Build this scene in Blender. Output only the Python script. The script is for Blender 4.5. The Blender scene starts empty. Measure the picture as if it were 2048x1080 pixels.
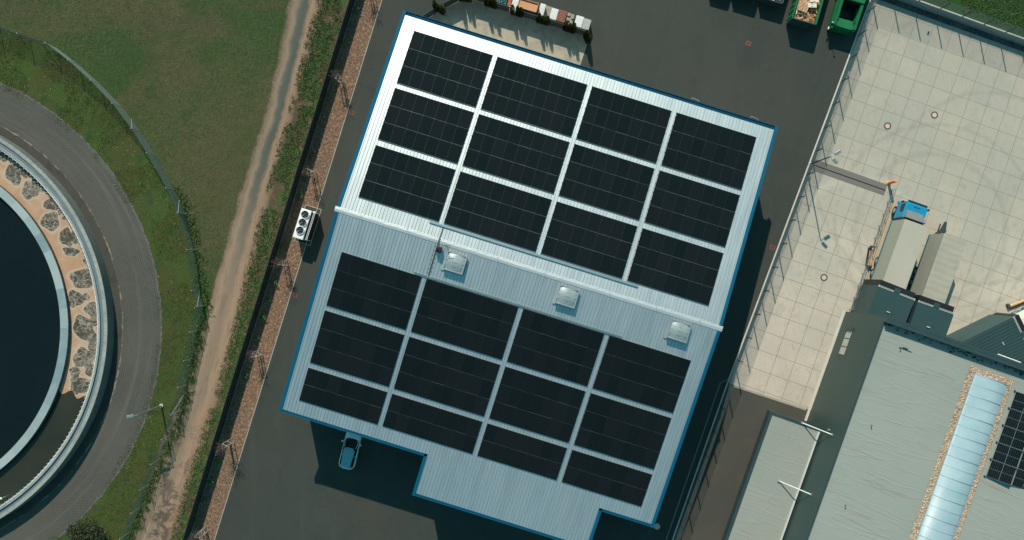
import bpy, bmesh, math, random
import numpy as np
from mathutils import Vector, Matrix
R = math.radians
random.seed(7)
rng = np.random.default_rng(7)
S = bpy.context.scene
COL = S.collection

# ------------------------------------------------------------------ camera, light, exposure
H, F = 90.0, 1660.0                       # drone height in metres, focal length in plan pixels
cam = bpy.data.cameras.new('camera')
cam_o = bpy.data.objects.new('camera', cam); COL.objects.link(cam_o)
cam_o.location = (0, 0, H); cam.sensor_width = 36; cam.lens = 36 * F / 2048
cam.clip_start = 0.5; cam.clip_end = 4000
S.camera = cam_o
EL, AZ = 40.0, -11.0                      # sun elevation, azimuth from +Y towards +X
sun = bpy.data.lights.new('sun', 'SUN'); sun.energy = 4.6; sun.angle = R(0.53); sun.color = (1.0, 0.905, 0.79)
sun_o = bpy.data.objects.new('sun', sun); COL.objects.link(sun_o)
to_sun = Vector((math.sin(R(AZ)) * math.cos(R(EL)), math.cos(R(AZ)) * math.cos(R(EL)), math.sin(R(EL))))
sun_o.rotation_euler = to_sun.to_track_quat('Z', 'Y').to_euler(); sun_o.location = to_sun * 300
W_ = bpy.data.worlds.new('World'); S.world = W_; W_.use_nodes = True
nt = W_.node_tree
sky = nt.nodes.new('ShaderNodeTexSky'); sky.sky_type = 'NISHITA'; sky.sun_disc = False
sky.sun_elevation = R(EL); sky.sun_rotation = R(AZ); sky.ozone_density = 2.0; sky.air_density = 1.0; sky.dust_density = 0.4
bg = nt.nodes['Background']; bg.inputs['Strength'].default_value = 0.145
tint = nt.nodes.new('ShaderNodeMix'); tint.data_type = 'RGBA'; tint.blend_type = 'MULTIPLY'; tint.inputs[0].default_value = 1.0
tint.inputs[7].default_value = (0.52, 1.08, 0.84, 1)          # clear spring sky with the teal cast of the photograph
nt.links.new(sky.outputs[0], tint.inputs[6]); nt.links.new(tint.outputs[2], bg.inputs['Color'])
S.view_settings.view_transform = 'Standard'; S.view_settings.look = 'None'
S.view_settings.exposure = 0.1; S.view_settings.gamma = 1.0
S.cycles.max_bounces = 6; S.cycles.transparent_max_bounces = 12

# ------------------------------------------------------------------ helpers
def G(px, py, z=0.0):                     # survey: plan pixel of the photograph -> point at height z
    return Vector(((px - 1024) * (H - z) / F, (540 - py) * (H - z) / F, z))

class MB:
    def __init__(s): s.v = []; s.f = []; s.m = []; s.uv = {}
    def add(s, vs, fs, mi=0):
        b = len(s.v); s.v += [tuple(p) for p in vs]
        for f in fs: s.f.append(tuple(b + i for i in f)); s.m.append(mi)
    def hexa(s, a, mi=0):                 # 8 points: bottom 4 ccw, top 4 ccw
        s.add(a, [(3,2,1,0),(4,5,6,7),(0,1,5,4),(1,2,6,5),(2,3,7,6),(3,0,4,7)], mi)
    def box(s, x0, x1, y0, y1, z0, z1, mi=0):
        s.hexa([(x0,y0,z0),(x1,y0,z0),(x1,y1,z0),(x0,y1,z0),(x0,y0,z1),(x1,y0,z1),(x1,y1,z1),(x0,y1,z1)], mi)
    def obox(s, c, sx, sy, z0, z1, rz=0, mi=0):
        ca, sa = math.cos(rz), math.sin(rz); p = []
        for z in (z0, z1):
            for x, y in ((-sx/2,-sy/2),(sx/2,-sy/2),(sx/2,sy/2),(-sx/2,sy/2)):
                p.append((c[0]+x*ca-y*sa, c[1]+x*sa+y*ca, z))
        s.hexa(p, mi)
    def wall(s, a, b, t, z0, z1, mi=0):   # wall from a to b, thickness t
        a, b = Vector(a[:2]), Vector(b[:2]); d = (b - a).normalized(); n = Vector((-d.y, d.x)) * t / 2
        q = [a - n, b - n, b + n, a + n]
        s.hexa([(p.x, p.y, z0) for p in q] + [(p.x, p.y, z1) for p in q], mi)
    def prism(s, poly, z0, z1, mi=0):
        n = len(poly)
        area = sum(poly[i][0]*poly[(i+1)%n][1]-poly[(i+1)%n][0]*poly[i][1] for i in range(n))
        if area < 0: poly = poly[::-1]
        s.add([(p[0],p[1],z0) for p in poly] + [(p[0],p[1],z1) for p in poly],
              [tuple(range(n-1,-1,-1)), tuple(range(n,2*n))] + [(i,(i+1)%n,n+(i+1)%n,n+i) for i in range(n)], mi)
    def sheet(s, poly, z, mi=0):
        n = len(poly)
        area = sum(poly[i][0]*poly[(i+1)%n][1]-poly[(i+1)%n][0]*poly[i][1] for i in range(n))
        if area < 0: poly = poly[::-1]
        s.add([(p[0],p[1],z) for p in poly], [tuple(range(n))], mi)
    def tube(s, p, q, r, n=6, r2=None, mi=0, cap=True):
        p, q = Vector(p), Vector(q); r2 = r if r2 is None else r2
        d = (q - p).normalized(); a = d.orthogonal().normalized(); b = d.cross(a)
        vs = []
        for c, rr in ((p, r), (q, r2)):
            for i in range(n):
                t = 2*math.pi*i/n; vs.append(c + (a*math.cos(t) + b*math.sin(t))*rr)
        fs = [(i,(i+1)%n,n+(i+1)%n,n+i) for i in range(n)]
        if cap: fs += [tuple(range(n-1,-1,-1)), tuple(range(n,2*n))]
        s.add(vs, fs, mi)
    def cyl(s, x, y, r, z0, z1, n=20, mi=0): s.tube((x,y,z0),(x,y,z1),r,n,mi=mi)
    def rbox(s, c, sx, sy, sz, bev, seg=2, mi=0, M=None, taper=None):
        bm = bmesh.new(); bmesh.ops.create_cube(bm, size=1)
        for v in bm.verts:
            v.co = Vector((v.co.x*sx, v.co.y*sy, v.co.z*sz))
            if taper and v.co.z > 0: v.co.x *= taper[0]; v.co.y *= taper[1]
        bmesh.ops.bevel(bm, geom=bm.edges[:], offset=bev, segments=seg, affect='EDGES', profile=0.5)
        vs = [v.co + Vector(c) for v in bm.verts]
        if M: vs = [M @ v for v in vs]
        s.add(vs, [tuple(v.index for v in f.verts) for f in bm.faces], mi); bm.free()
    def lathe(s, prof, n=160, mi=0, a0=0.0, a1=2*math.pi, closed=True):
        vs = []; fs = []; k = len(prof); full = abs(a1-a0-2*math.pi) < 1e-6; m = n if full else n+1
        for i in range(m):
            t = a0 + (a1-a0)*i/n
            vs += [(r*math.cos(t), r*math.sin(t), z) for r, z in prof]
        for i in range(n):
            j = (i+1) % m
            for q in range(k-1): fs.append((i*k+q, j*k+q, j*k+q+1, i*k+q+1)[::-1])
        s.add(vs, fs, mi)
    def build(s, name, mats, parent=None, smooth=False, uv=None):
        me = bpy.data.meshes.new(name); me.from_pydata(s.v, [], s.f)
        for m in (mats if isinstance(mats, (list, tuple)) else [mats]): me.materials.append(m)
        me.polygons.foreach_set('material_index', s.m)
        if smooth: me.polygons.foreach_set('use_smooth', [True]*len(s.f))
        if uv is not None:
            l = me.uv_layers.new(name='plan'); co = np.zeros(len(me.loops)*2)
            vi = np.zeros(len(me.loops), dtype=np.int32); me.loops.foreach_get('vertex_index', vi)
            arr = np.array([uv(p) for p in s.v]); l.data.foreach_set('uv', arr[vi].ravel())
        me.update()
        o = bpy.data.objects.new(name, me); COL.objects.link(o)
        if parent: o.parent = parent
        return o

def tag(o, label, cat, group=None, kind=None):
    o['label'] = label; o['category'] = cat
    if group: o['group'] = group
    if kind: o['kind'] = kind
    return o
def thing(name, label, cat, loc=(0,0,0), rz=0.0, group=None):
    o = bpy.data.objects.new(name, None); COL.objects.link(o); o.empty_display_size = 0.3
    o.location = loc; o.rotation_euler = (0, 0, rz)
    return tag(o, label, cat, group)
def struct(o, label=None, kind='structure'):
    o['kind'] = kind
    if label: o['label'] = label
    return o
def dup(root, loc, rz, label, group=None, scale=1.0):
    r = root.copy(); COL.objects.link(r); r.location = loc; r.rotation_euler = (0,0,rz); r['label'] = label
    r.scale = (scale,)*3
    if group: r['group'] = group
    for ch in list(root.children):
        c = ch.copy(); COL.objects.link(c); c.parent = r
        for g in list(ch.children):
            d = g.copy(); COL.objects.link(d); d.parent = c
    return r
def lerp(a, b, t): return a + (b - a) * t

# ------------------------------------------------------------------ materials
class NT:
    def __init__(s, name):
        s.m = bpy.data.materials.new(name); s.m.use_nodes = True; s.t = s.m.node_tree
        s.b = s.t.nodes['Principled BSDF']
    def n(s, typ, **k):
        o = s.t.nodes.new('ShaderNode'+typ)
        for a, v in k.items(): setattr(o, a, v)
        return o
    def l(s, a, b): s.t.links.new(a, b)
    def val(s, sock, v):
        if hasattr(v, 'is_linked') or hasattr(v, 'links'): s.l(v, sock)
        else: sock.default_value = v
    def math(s, op, a, b=0.0, c=None, clamp=False):
        o = s.n('Math', operation=op); o.use_clamp = clamp
        s.val(o.inputs[0], a); s.val(o.inputs[1], b)
        if c is not None: s.val(o.inputs[2], c)
        return o.outputs[0]
    def noise(s, vec, scale, detail=4, rough=0.55, dist=0.0):
        o = s.n('TexNoise'); o.inputs['Scale'].default_value = scale; o.inputs['Detail'].default_value = detail
        o.inputs['Roughness'].default_value = rough; o.inputs['Distortion'].default_value = dist
        if vec is not None: s.l(vec, o.inputs['Vector'])
        return o.outputs['Fac']
    def ramp(s, fac, stops):
        o = s.n('ValToRGB'); e = o.color_ramp.elements
        while len(e) < len(stops): e.new(0.5)
        for i, (p, c) in enumerate(stops):
            e[i].position = p; e[i].color = (*c, 1) if len(c) == 3 else c
        s.val(o.inputs[0], fac); return o.outputs[0]
    def mix(s, fac, a, b, mode='MIX'):
        o = s.n('Mix', data_type='RGBA', blend_type=mode)
        s.val(o.inputs[0], fac)
        for k, v in ((6, a), (7, b)):
            if isinstance(v, tuple): o.inputs[k].default_value = (*v, 1)
            else: s.l(v, o.inputs[k])
        return o.outputs[2]
    def smooth(s, x, lo, hi):
        o = s.n('MapRange', interpolation_type='SMOOTHSTEP')
        s.val(o.inputs[0], x); o.inputs[1].default_value = lo; o.inputs[2].default_value = hi
        return o.outputs[0]
    def bump(s, h, strength, dist=0.05):
        o = s.n('Bump'); o.inputs['Strength'].default_value = strength; o.inputs['Distance'].default_value = dist
        s.l(h, o.inputs['Height']); s.l(o.outputs[0], s.b.inputs['Normal'])
    def obj(s): return s.n('TexCoord').outputs['Object']
    def world(s): return s.n('NewGeometry').outputs['Position']
    def uv(s): return s.n('UVMap', uv_map='plan').outputs[0]
    def col(s, c):
        if isinstance(c, tuple): s.b.inputs['Base Color'].default_value = (*c, 1)
        else: s.l(c, s.b.inputs['Base Color'])
    def set(s, rough=0.8, metal=0.0, spec=0.5):
        s.b.inputs['Roughness'].default_value = rough; s.b.inputs['Metallic'].default_value = metal
        s.b.inputs['Specular IOR Level'].default_value = spec

def shade(c, k): return tuple(min(1.0, x*k) for x in c)
def plain(name, c, rough=0.7, metal=0.0, var=0.12, scale=1.2, spec=0.5, bump=0.0, world=False):
    t = NT(name); vec = t.world() if world else t.obj()
    n = t.noise(vec, scale, 5, 0.65)
    t.col(t.ramp(n, [(0.25, shade(c, 1-var)), (0.75, shade(c, 1+var))])); t.set(rough, metal, spec)
    if bump: t.bump(t.noise(vec, scale*8, 3), bump, 0.02)
    return t.m
def ground_mat(name, layers, rough=0.95, bump=(0,0,0), spec=0.2, world=True):
    # layers: list of (scale, detail, lo, hi, colour, amount) over the first colour
    t = NT(name); vec = t.world()
    c = layers[0]
    for sc, det, lo, hi, colr, amt in layers[1:]:
        f = t.smooth(t.noise(vec, sc, det, 0.6), lo, hi)
        f = t.math('MULTIPLY', f, amt)
        c = t.mix(f, c, colr)
    t.col(c); t.set(rough, 0, spec)
    if bump[0]: t.bump(t.noise(vec, bump[0], 4, 0.7), bump[1], bump[2])
    return t.m

M = {}
def field_mat():
    t = NT('field_grass'); vec = t.world()
    c = t.mix(t.math('MULTIPLY', t.smooth(t.noise(vec, 0.055, 5, 0.6, 0.5), 0.47, 0.64), 0.80), (0.038,0.074,0.020), (0.108,0.084,0.042))
    mp = t.n('Mapping'); mp.inputs['Rotation'].default_value = (0,0,R(42)); mp.inputs['Scale'].default_value = (0.10,0.34,1); t.l(vec, mp.inputs[0])
    c = t.mix(t.math('MULTIPLY', t.smooth(t.noise(mp.outputs[0], 1.0, 4, 0.6, 0.4), 0.50, 0.70), 0.55), c, (0.105,0.074,0.044))
    c = t.mix(t.math('MULTIPLY', t.smooth(t.noise(vec, 0.5, 5, 0.65), 0.50, 0.75), 0.6), c, (0.026,0.056,0.017))
    r = t.n('Mapping'); r.inputs['Rotation'].default_value = (0,0,R(40)); t.l(vec, r.inputs[0]); sx = t.n('SeparateXYZ'); t.l(r.outputs[0], sx.inputs[0])
    wob = t.math('MULTIPLY', t.math('SUBTRACT', t.noise(vec, 0.12, 3), 0.5), 7.0)
    st = t.math('ABSOLUTE', t.math('SUBTRACT', t.math('FRACT', t.math('MULTIPLY', t.math('ADD', sx.outputs[1], wob), 0.42)), 0.5))
    ch = t.math('SINE', t.math('MULTIPLY', t.math('ADD', sx.outputs[0], t.math('MULTIPLY_ADD', st, 1.9, t.math('MULTIPLY', t.noise(vec, 1.4, 3), 1.3))), 9.5))
    msk = t.smooth(t.noise(vec, 0.09, 3), 0.38, 0.58)
    c = t.mix(t.math('MULTIPLY', t.math('MULTIPLY', t.smooth(ch, 0.1, 1.0), msk), 0.34), c, (0.125,0.098,0.060))
    c = t.mix(t.math('MULTIPLY', t.smooth(t.noise(vec, 4.5, 4, 0.7), 0.48, 0.75), 0.5), c, (0.020,0.032,0.012))
    c = t.mix(t.math('MULTIPLY', t.smooth(t.noise(vec, 6.5, 4, 0.7), 0.55, 0.75), 0.4), c, (0.120,0.105,0.060))
    t.col(c); t.set(0.95, 0, 0.2)
    h = t.math('ADD', t.noise(vec, 5.0, 4, 0.7), t.math('MULTIPLY', t.math('MULTIPLY', ch, msk), 0.10)); t.bump(h, 0.6, 0.09)
    return t.m
M['grass'] = field_mat()
M['verge'] = ground_mat('verge_soil_grass', [(0.056,0.084,0.020), (0.3,4,0.42,0.62,(0.070,0.066,0.022),0.8), (0.8,4,0.5,0.68,(0.026,0.062,0.020),0.8),
    (2.5,4,0.58,0.7,(0.10,0.070,0.030),0.6), (7.0,3,0.45,0.7,(0.018,0.034,0.010),0.7)], bump=(8.0,0.9,0.1))
M['weeds'] = ground_mat('weedy_soil', [(0.095,0.068,0.040), (0.45,5,0.38,0.56,(0.052,0.098,0.030),0.92), (1.2,4,0.54,0.66,(0.20,0.105,0.060),0.85),
    (5.0,3,0.5,0.7,(0.022,0.036,0.014),0.7)], bump=(8.0,0.8,0.1))
M['bank'] = ground_mat('bank_grass', [(0.022,0.070,0.018), (0.25,4,0.45,0.62,(0.040,0.075,0.020),0.8), (0.9,4,0.55,0.7,(0.10,0.075,0.036),0.5),
    (6.0,3,0.45,0.7,(0.014,0.036,0.012),0.7)], bump=(8.0,0.9,0.1))
def asphalt_mat():
    t = NT('dark_asphalt'); vec = t.world()
    c = (0.033,0.041,0.034)
    for sc, det, lo, hi, colr, amt in [(0.04,3,0.42,0.6,(0.043,0.044,0.036),0.9), (0.28,4,0.5,0.7,(0.028,0.037,0.032),0.7), (0.12,5,0.56,0.60,(0.041,0.047,0.040),0.5),
                                       (1.6,4,0.58,0.75,(0.048,0.051,0.043),0.4), (14,3,0.5,0.8,(0.060,0.062,0.054),0.35)]:
        c = t.mix(t.math('MULTIPLY', t.smooth(t.noise(vec, sc, det, 0.6), lo, hi), amt), c, colr)
    # paver lanes: each pass of the machine a little different, with a thin seam between
    mp = t.n('Mapping'); mp.inputs['Rotation'].default_value = (0,0,R(17.3)); t.l(vec, mp.inputs[0]); sx = t.n('SeparateXYZ'); t.l(mp.outputs[0], sx.inputs[0])
    ln = t.math('MULTIPLY', t.math('ADD', sx.outputs[0], t.math('MULTIPLY', t.noise(vec, 0.3, 2), 0.25)), 1/4.3)
    wn = t.n('TexWhiteNoise', noise_dimensions='1D'); t.l(t.math('FLOOR', ln), wn.inputs['W'])
    c = t.mix(t.math('MULTIPLY', wn.outputs[0], 0.35), c, (0.046,0.048,0.040))
    fr = t.math('ABSOLUTE', t.math('SUBTRACT', t.math('FRACT', ln), 0.5))
    c = t.mix(t.math('MULTIPLY', t.smooth(fr, 0.488, 0.499), 0.45), c, (0.022,0.025,0.021))
    # tyre polish along the driving lines, oil spots, drying stains
    st = t.n('Mapping'); st.inputs['Rotation'].default_value = (0,0,R(15)); st.inputs['Scale'].default_value = (1.5,0.06,1); t.l(vec, st.inputs[0])
    c = t.mix(t.math('MULTIPLY', t.smooth(t.noise(st.outputs[0], 0.8, 4, 0.6, 0.3), 0.54, 0.72), 0.35), c, (0.054,0.056,0.047))
    c = t.mix(t.math('MULTIPLY', t.smooth(t.noise(vec, 0.9, 5, 0.7), 0.66, 0.72), 0.55), c, (0.018,0.022,0.019))
    c = t.mix(t.math('MULTIPLY', t.smooth(t.noise(vec, 0.35, 6, 0.7, 1.2), 0.60, 0.64), 0.22), c, (0.060,0.060,0.050))
    cr = t.math('ABSOLUTE', t.math('SUBTRACT', t.noise(vec, 0.11, 6, 0.62, 0.6), 0.47))
    c = t.mix(t.math('MULTIPLY', t.math('SUBTRACT', 1.0, t.smooth(cr, 0.0, 0.0022)), 0.5), c, (0.016,0.019,0.017))
    t.col(c); t.set(0.85, 0, 0.35); t.bump(t.noise(vec, 30, 4, 0.7), 0.25, 0.01)
    return t.m
M['asphalt'] = asphalt_mat()
M['lane'] = ground_mat('brown_asphalt', [(0.066,0.065,0.051), (0.10,3,0.42,0.6,(0.056,0.057,0.049),0.9), (0.35,4,0.5,0.7,(0.078,0.067,0.049),0.7),
    (1.6,4,0.58,0.75,(0.060,0.056,0.046),0.45), (14,3,0.5,0.8,(0.1,0.094,0.08),0.3)], rough=0.85, bump=(30,0.25,0.01), spec=0.35)
M['mulch'] = ground_mat('bark_bed', [(0.185,0.110,0.072), (0.4,4,0.42,0.62,(0.155,0.105,0.072),0.8), (3.5,4,0.46,0.62,(0.31,0.195,0.13),0.85),
    (6.0,3,0.5,0.66,(0.07,0.042,0.026),0.85)], bump=(8,1.0,0.09))
M['patio'] = ground_mat('flagstone_patio', [(0.38,0.33,0.25), (0.35,3,0.42,0.6,(0.30,0.27,0.22),0.8), (1.6,4,0.5,0.65,(0.24,0.21,0.17),0.6), (5,3,0.55,0.7,(0.2,0.18,0.14),0.5)],
    rough=0.8, bump=(8,0.3,0.02))
M['kerb'] = plain('kerb_stone', (0.30,0.29,0.24), 0.85, var=0.15, world=True)
M['coping'] = plain('concrete_coping', (0.52,0.49,0.42), 0.8, var=0.12, world=True)
M['retaining'] = plain('retaining_concrete', (0.26,0.27,0.26), 0.85, var=0.16, scale=0.6, world=True, bump=0.2)
M['steel'] = plain('galvanised_steel', (0.50,0.53,0.54), 0.45, 0.6, var=0.08)
M['darksteel'] = plain('dark_coated_steel', (0.035,0.05,0.05), 0.5, 0.1)
M['fencewire'] = plain('green_grey_wire', (0.10,0.125,0.125), 0.55, 0.2)
M['black'] = plain('black_plastic', (0.010,0.012,0.013), 0.55)
M['privacy'] = plain('anthracite_screen', (0.020,0.026,0.027), 0.6, var=0.25, scale=2, world=True)
M['screen'] = plain('grey_screen_panel', (0.040,0.055,0.054), 0.6, var=0.15, scale=2)
M['blue'] = plain('blue_trim_paint', (0.002,0.084,0.150), 0.65, var=0.10, scale=0.8, spec=0.1)
M['bluedark'] = plain('blue_gutter_bed', (0.002,0.050,0.092), 0.65, var=0.2, spec=0.1)
M['cladding'] = plain('pale_wall_cladding', (0.30,0.33,0.34), 0.5, 0.0, var=0.06)
M['white'] = plain('white_paint', (0.74,0.74,0.71), 0.4, var=0.05)
M['offwhite'] = plain('white_sheet_plastic', (0.62,0.61,0.58), 0.5, var=0.12, scale=3, bump=0.3)
M['rubber'] = plain('tyre_rubber', (0.012,0.012,0.012), 0.8)
M['glass'] = plain('dark_glass', (0.008,0.012,0.014), 0.08, var=0.1, spec=0.6)
M['wood'] = plain('raw_pallet_wood', (0.56,0.36,0.22), 0.8, var=0.3, scale=3)
M['paleboard'] = plain('pale_board', (0.70,0.60,0.48), 0.7, var=0.1)
M['oxide'] = plain('red_brown_timber', (0.30,0.12,0.075), 0.75, var=0.25, scale=3)
M['crate'] = plain('orange_crate_wood', (0.52,0.25,0.12), 0.7, var=0.12, scale=1.5)
M['brick'] = plain('brick_red', (0.40,0.10,0.06), 0.8, var=0.2)
M['beige'] = plain('beige_stone', (0.28,0.255,0.19), 0.85, var=0.14, scale=3)
M['tealbox'] = plain('teal_plastic', (0.03,0.14,0.15), 0.6, var=0.3, scale=4)
M['green'] = plain('green_container_paint', (0.006,0.135,0.042), 0.42, var=0.18, scale=0.9)
M['truckblue'] = plain('truck_blue_paint', (0.010,0.235,0.40), 0.3, var=0.05)
M['deflector'] = plain('grey_roof_deflector', (0.15,0.16,0.165), 0.5, var=0.06)
M['orange'] = plain('orange_plastic', (0.85,0.24,0.03), 0.45, var=0.06)
M['amber'] = plain('amber_stripe', (0.70,0.36,0.10), 0.5, var=0.1)
M['dockwall'] = plain('dark_teal_cladding', (0.024,0.056,0.056), 0.5, var=0.1, scale=0.5)
M['docksky'] = plain('dock_grey_sheet', (0.028,0.066,0.068), 0.55, var=0.08)
M['hallwall'] = plain('hall_green_grey_cladding', (0.036,0.067,0.060), 0.5, var=0.1, scale=0.15)
M['parapet'] = plain('parapet_flashing', (0.030,0.052,0.054), 0.45, var=0.15)
M['pane'] = plain('light_window_pane', (0.42,0.42,0.36), 0.3, var=0.1)
M['red'] = plain('red_brown_cover', (0.17,0.042,0.032), 0.8, var=0.25, scale=5)
M['ringred'] = plain('rusty_ring', (0.13,0.058,0.044), 0.8, var=0.2, scale=5)
M['lid'] = plain('cast_concrete_lid', (0.50,0.44,0.37), 0.85, var=0.12, scale=4)
M['bark'] = plain('tree_bark', (0.11,0.075,0.055), 0.9, var=0.3, scale=6)
M['stake'] = plain('pale_stake_wood', (0.40,0.36,0.31), 0.8, var=0.15, scale=4)
M['carpaint'] = plain('white_car_paint', (0.66,0.68,0.68), 0.25, var=0.02)
M['lamp'] = plain('lamp_head_grey', (0.22,0.245,0.245), 0.4, 0.3)
M['lighttrim'] = plain('pale_metal_edge', (0.62,0.64,0.62), 0.4, 0.2)
M['redlight'] = plain('red_light_lens', (0.35,0.01,0.01), 0.3)

def leaf_mat(name, a, b, c):
    t = NT(name); g = t.n('NewGeometry')
    t.col(t.ramp(g.outputs['Random Per Island'], [(0.0, a), (0.55, b), (1.0, c)])); t.set(0.7, 0, 0.25)
    return t.m
M['leaf_lush'] = leaf_mat('lush_grass_blades', (0.044,0.100,0.026), (0.085,0.160,0.044), (0.170,0.210,0.072))
M['leaf_verge'] = leaf_mat('olive_verge_blades', (0.044,0.076,0.016), (0.082,0.110,0.024), (0.165,0.160,0.046))
M['leaf_field'] = leaf_mat('field_blades', (0.040,0.082,0.020), (0.066,0.096,0.030), (0.145,0.122,0.060))
M['leaf_thuja'] = leaf_mat('thuja_sprays', (0.035,0.060,0.014), (0.075,0.105,0.022), (0.17,0.18,0.036))
M['leaf_plant'] = leaf_mat('young_leaves', (0.04,0.10,0.022), (0.07,0.15,0.03), (0.13,0.20,0.05))
M['leaf_bush'] = leaf_mat('shrub_leaves', (0.016,0.028,0.014), (0.034,0.050,0.024), (0.10,0.10,0.05))
M['leaf_red'] = leaf_mat('reddish_buds', (0.09,0.04,0.03), (0.15,0.07,0.05), (0.20,0.12,0.07))
M['flower'] = leaf_mat('small_flowers', (0.30,0.24,0.03), (0.42,0.36,0.08), (0.55,0.55,0.45))
M['chip'] = leaf_mat('bark_chips', (0.055,0.034,0.024), (0.235,0.145,0.098), (0.62,0.49,0.37))
M['scrap'] = leaf_mat('wood_scraps', (0.30,0.12,0.06), (0.55,0.30,0.16), (0.75,0.58,0.40))
M['metalscrap'] = leaf_mat('silver_scraps', (0.12,0.13,0.13), (0.35,0.37,0.37), (0.7,0.72,0.72))

# warehouse roof: pale metallic coating, sheet to sheet variation
def roof_metal(name):
    t = NT(name); o = t.obj()
    sx = t.n('SeparateXYZ'); t.l(o, sx.inputs[0])
    cell = t.math('FLOOR', t.math('MULTIPLY', sx.outputs[0], 1/0.999))
    wn = t.n('TexWhiteNoise', noise_dimensions='1D'); t.l(cell, wn.inputs['W'])
    mp = t.n('Mapping'); mp.inputs['Scale'].default_value = (1.6, 0.12, 1); t.l(o, mp.inputs[0])
    st = t.noise(mp.outputs[0], 1.6, 5, 0.6)
    v = t.math('ADD', t.math('MULTIPLY', wn.outputs[0], 0.35), t.math('MULTIPLY', st, 0.65))
    t.col(t.ramp(v, [(0.2, (0.575,0.61,0.60)), (0.55, (0.635,0.67,0.655)), (0.85, (0.685,0.71,0.695))]))
    t.set(0.42, 0.80, 0.5)
    t.l(t.ramp(st, [(0.3,(0.38,)*3),(0.7,(0.45,)*3)]), t.b.inputs['Roughness'])
    return t.m
M['roof'] = roof_metal('metallic_roof_sheet')
M['ridge'] = plain('ridge_cap_metal', (0.60,0.62,0.61), 0.45, 0.6, var=0.06, scale=0.5)
M['seam'] = plain('seam_metal', (0.26,0.31,0.32), 0.55, 0.5, var=0.05)
M['tray'] = plain('cable_tray_steel', (0.22,0.30,0.32), 0.45, 0.6)
def panel_mat():
    t = NT('solar_glass'); o = t.n('ObjectInfo')
    t.col(t.ramp(o.outputs['Random'], [(0.0, (0.005,0.0082,0.0082)), (1.0, (0.0085,0.0105,0.0115))])); t.set(0.16, 0, 0.2)
    return t.m
M['pv'] = panel_mat()
M['pvframe'] = plain('black_panel_frame', (0.012,0.015,0.016), 0.45, 0.3)
M['alu'] = plain('aluminium_rail', (0.42,0.45,0.45), 0.45, 0.7)
# hall roof membrane
def membrane(name):
    t = NT(name); o = t.obj()
    n1 = t.noise(o, 0.12, 4, 0.6); base = t.ramp(n1, [(0.3,(0.255,0.276,0.240)),(0.7,(0.292,0.300,0.262))])
    mp = t.n('Mapping'); mp.inputs['Scale'].default_value = (0.22,2.6,1); mp.inputs['Rotation'].default_value = (0,0,R(8)); t.l(o, mp.inputs[0])
    st = t.noise(mp.outputs[0], 0.7, 4, 0.6, 0.6)
    c = t.mix(t.math('MULTIPLY', t.smooth(st, 0.58, 0.68), 0.55), base, (0.27,0.205,0.155))
    c = t.mix(t.math('MULTIPLY', t.smooth(t.noise(o, 3.0, 4), 0.55, 0.75), 0.12), c, (0.34,0.34,0.30))
    t.col(c); t.set(0.7, 0, 0.3)
    w = t.noise(mp.outputs[0], 0.55, 2, 0.4, 0.8)
    rid = t.math('SUBTRACT', 1.0, t.math('MULTIPLY', t.math('ABSOLUTE', t.math('SUBTRACT', w, 0.5)), 26.0), clamp=True)
    t.bump(rid, 0.25, 0.05)
    return t.m
M['membrane'] = membrane('roof_membrane')
M['gravel'] = ground_mat('roof_gravel', [(0.36,0.29,0.215), (5,4,0.45,0.6,(0.26,0.19,0.13),0.85), (8,3,0.5,0.65,(0.55,0.43,0.32),0.8)], bump=(10,0.8,0.06))
def poly_mat():
    t = NT('skylight_polycarbonate'); o = t.obj(); n = t.noise(o, 0.4, 3)
    t.col(t.ramp(n, [(0.3,(0.20,0.30,0.345)),(0.7,(0.27,0.37,0.40))])); t.set(0.4, 0.0, 0.35)
    return t.m
M['polycarb'] = poly_mat()
M['dome'] = plain('dome_opal', (0.26,0.31,0.31), 0.38, 0.1, var=0.08, scale=1.2)
M['tarp_a'] = plain('trailer_tarp_plain', (0.40,0.365,0.295), 0.6, var=0.06, scale=0.4)
def tarp_ribbed():
    t = NT('trailer_tarp_ribbed'); o = t.obj(); sx = t.n('SeparateXYZ'); t.l(o, sx.inputs[0])
    n = t.noise(o, 0.8, 4)
    v = t.math('SINE', t.math('MULTIPLY_ADD', sx.outputs[1], 9.0, t.math('MULTIPLY', n, 5.0)))
    c = t.ramp(t.math('MULTIPLY_ADD', v, 0.10, t.math('MULTIPLY', n, 0.9)), [(0.2,(0.31,0.28,0.22)),(0.75,(0.39,0.355,0.285))])
    t.col(c); t.set(0.65); t.bump(v, 0.08, 0.04); return t.m
M['tarp_b'] = tarp_ribbed()
M['tarp_side'] = plain('trailer_side_curtain', (0.33,0.325,0.27), 0.6, var=0.06, scale=0.3)
M['tarp_c'] = plain('cream_trailer_roof', (0.66,0.66,0.58), 0.5, var=0.05)
M['tealside'] = plain('teal_lower_side', (0.03,0.16,0.19), 0.5)
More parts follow.
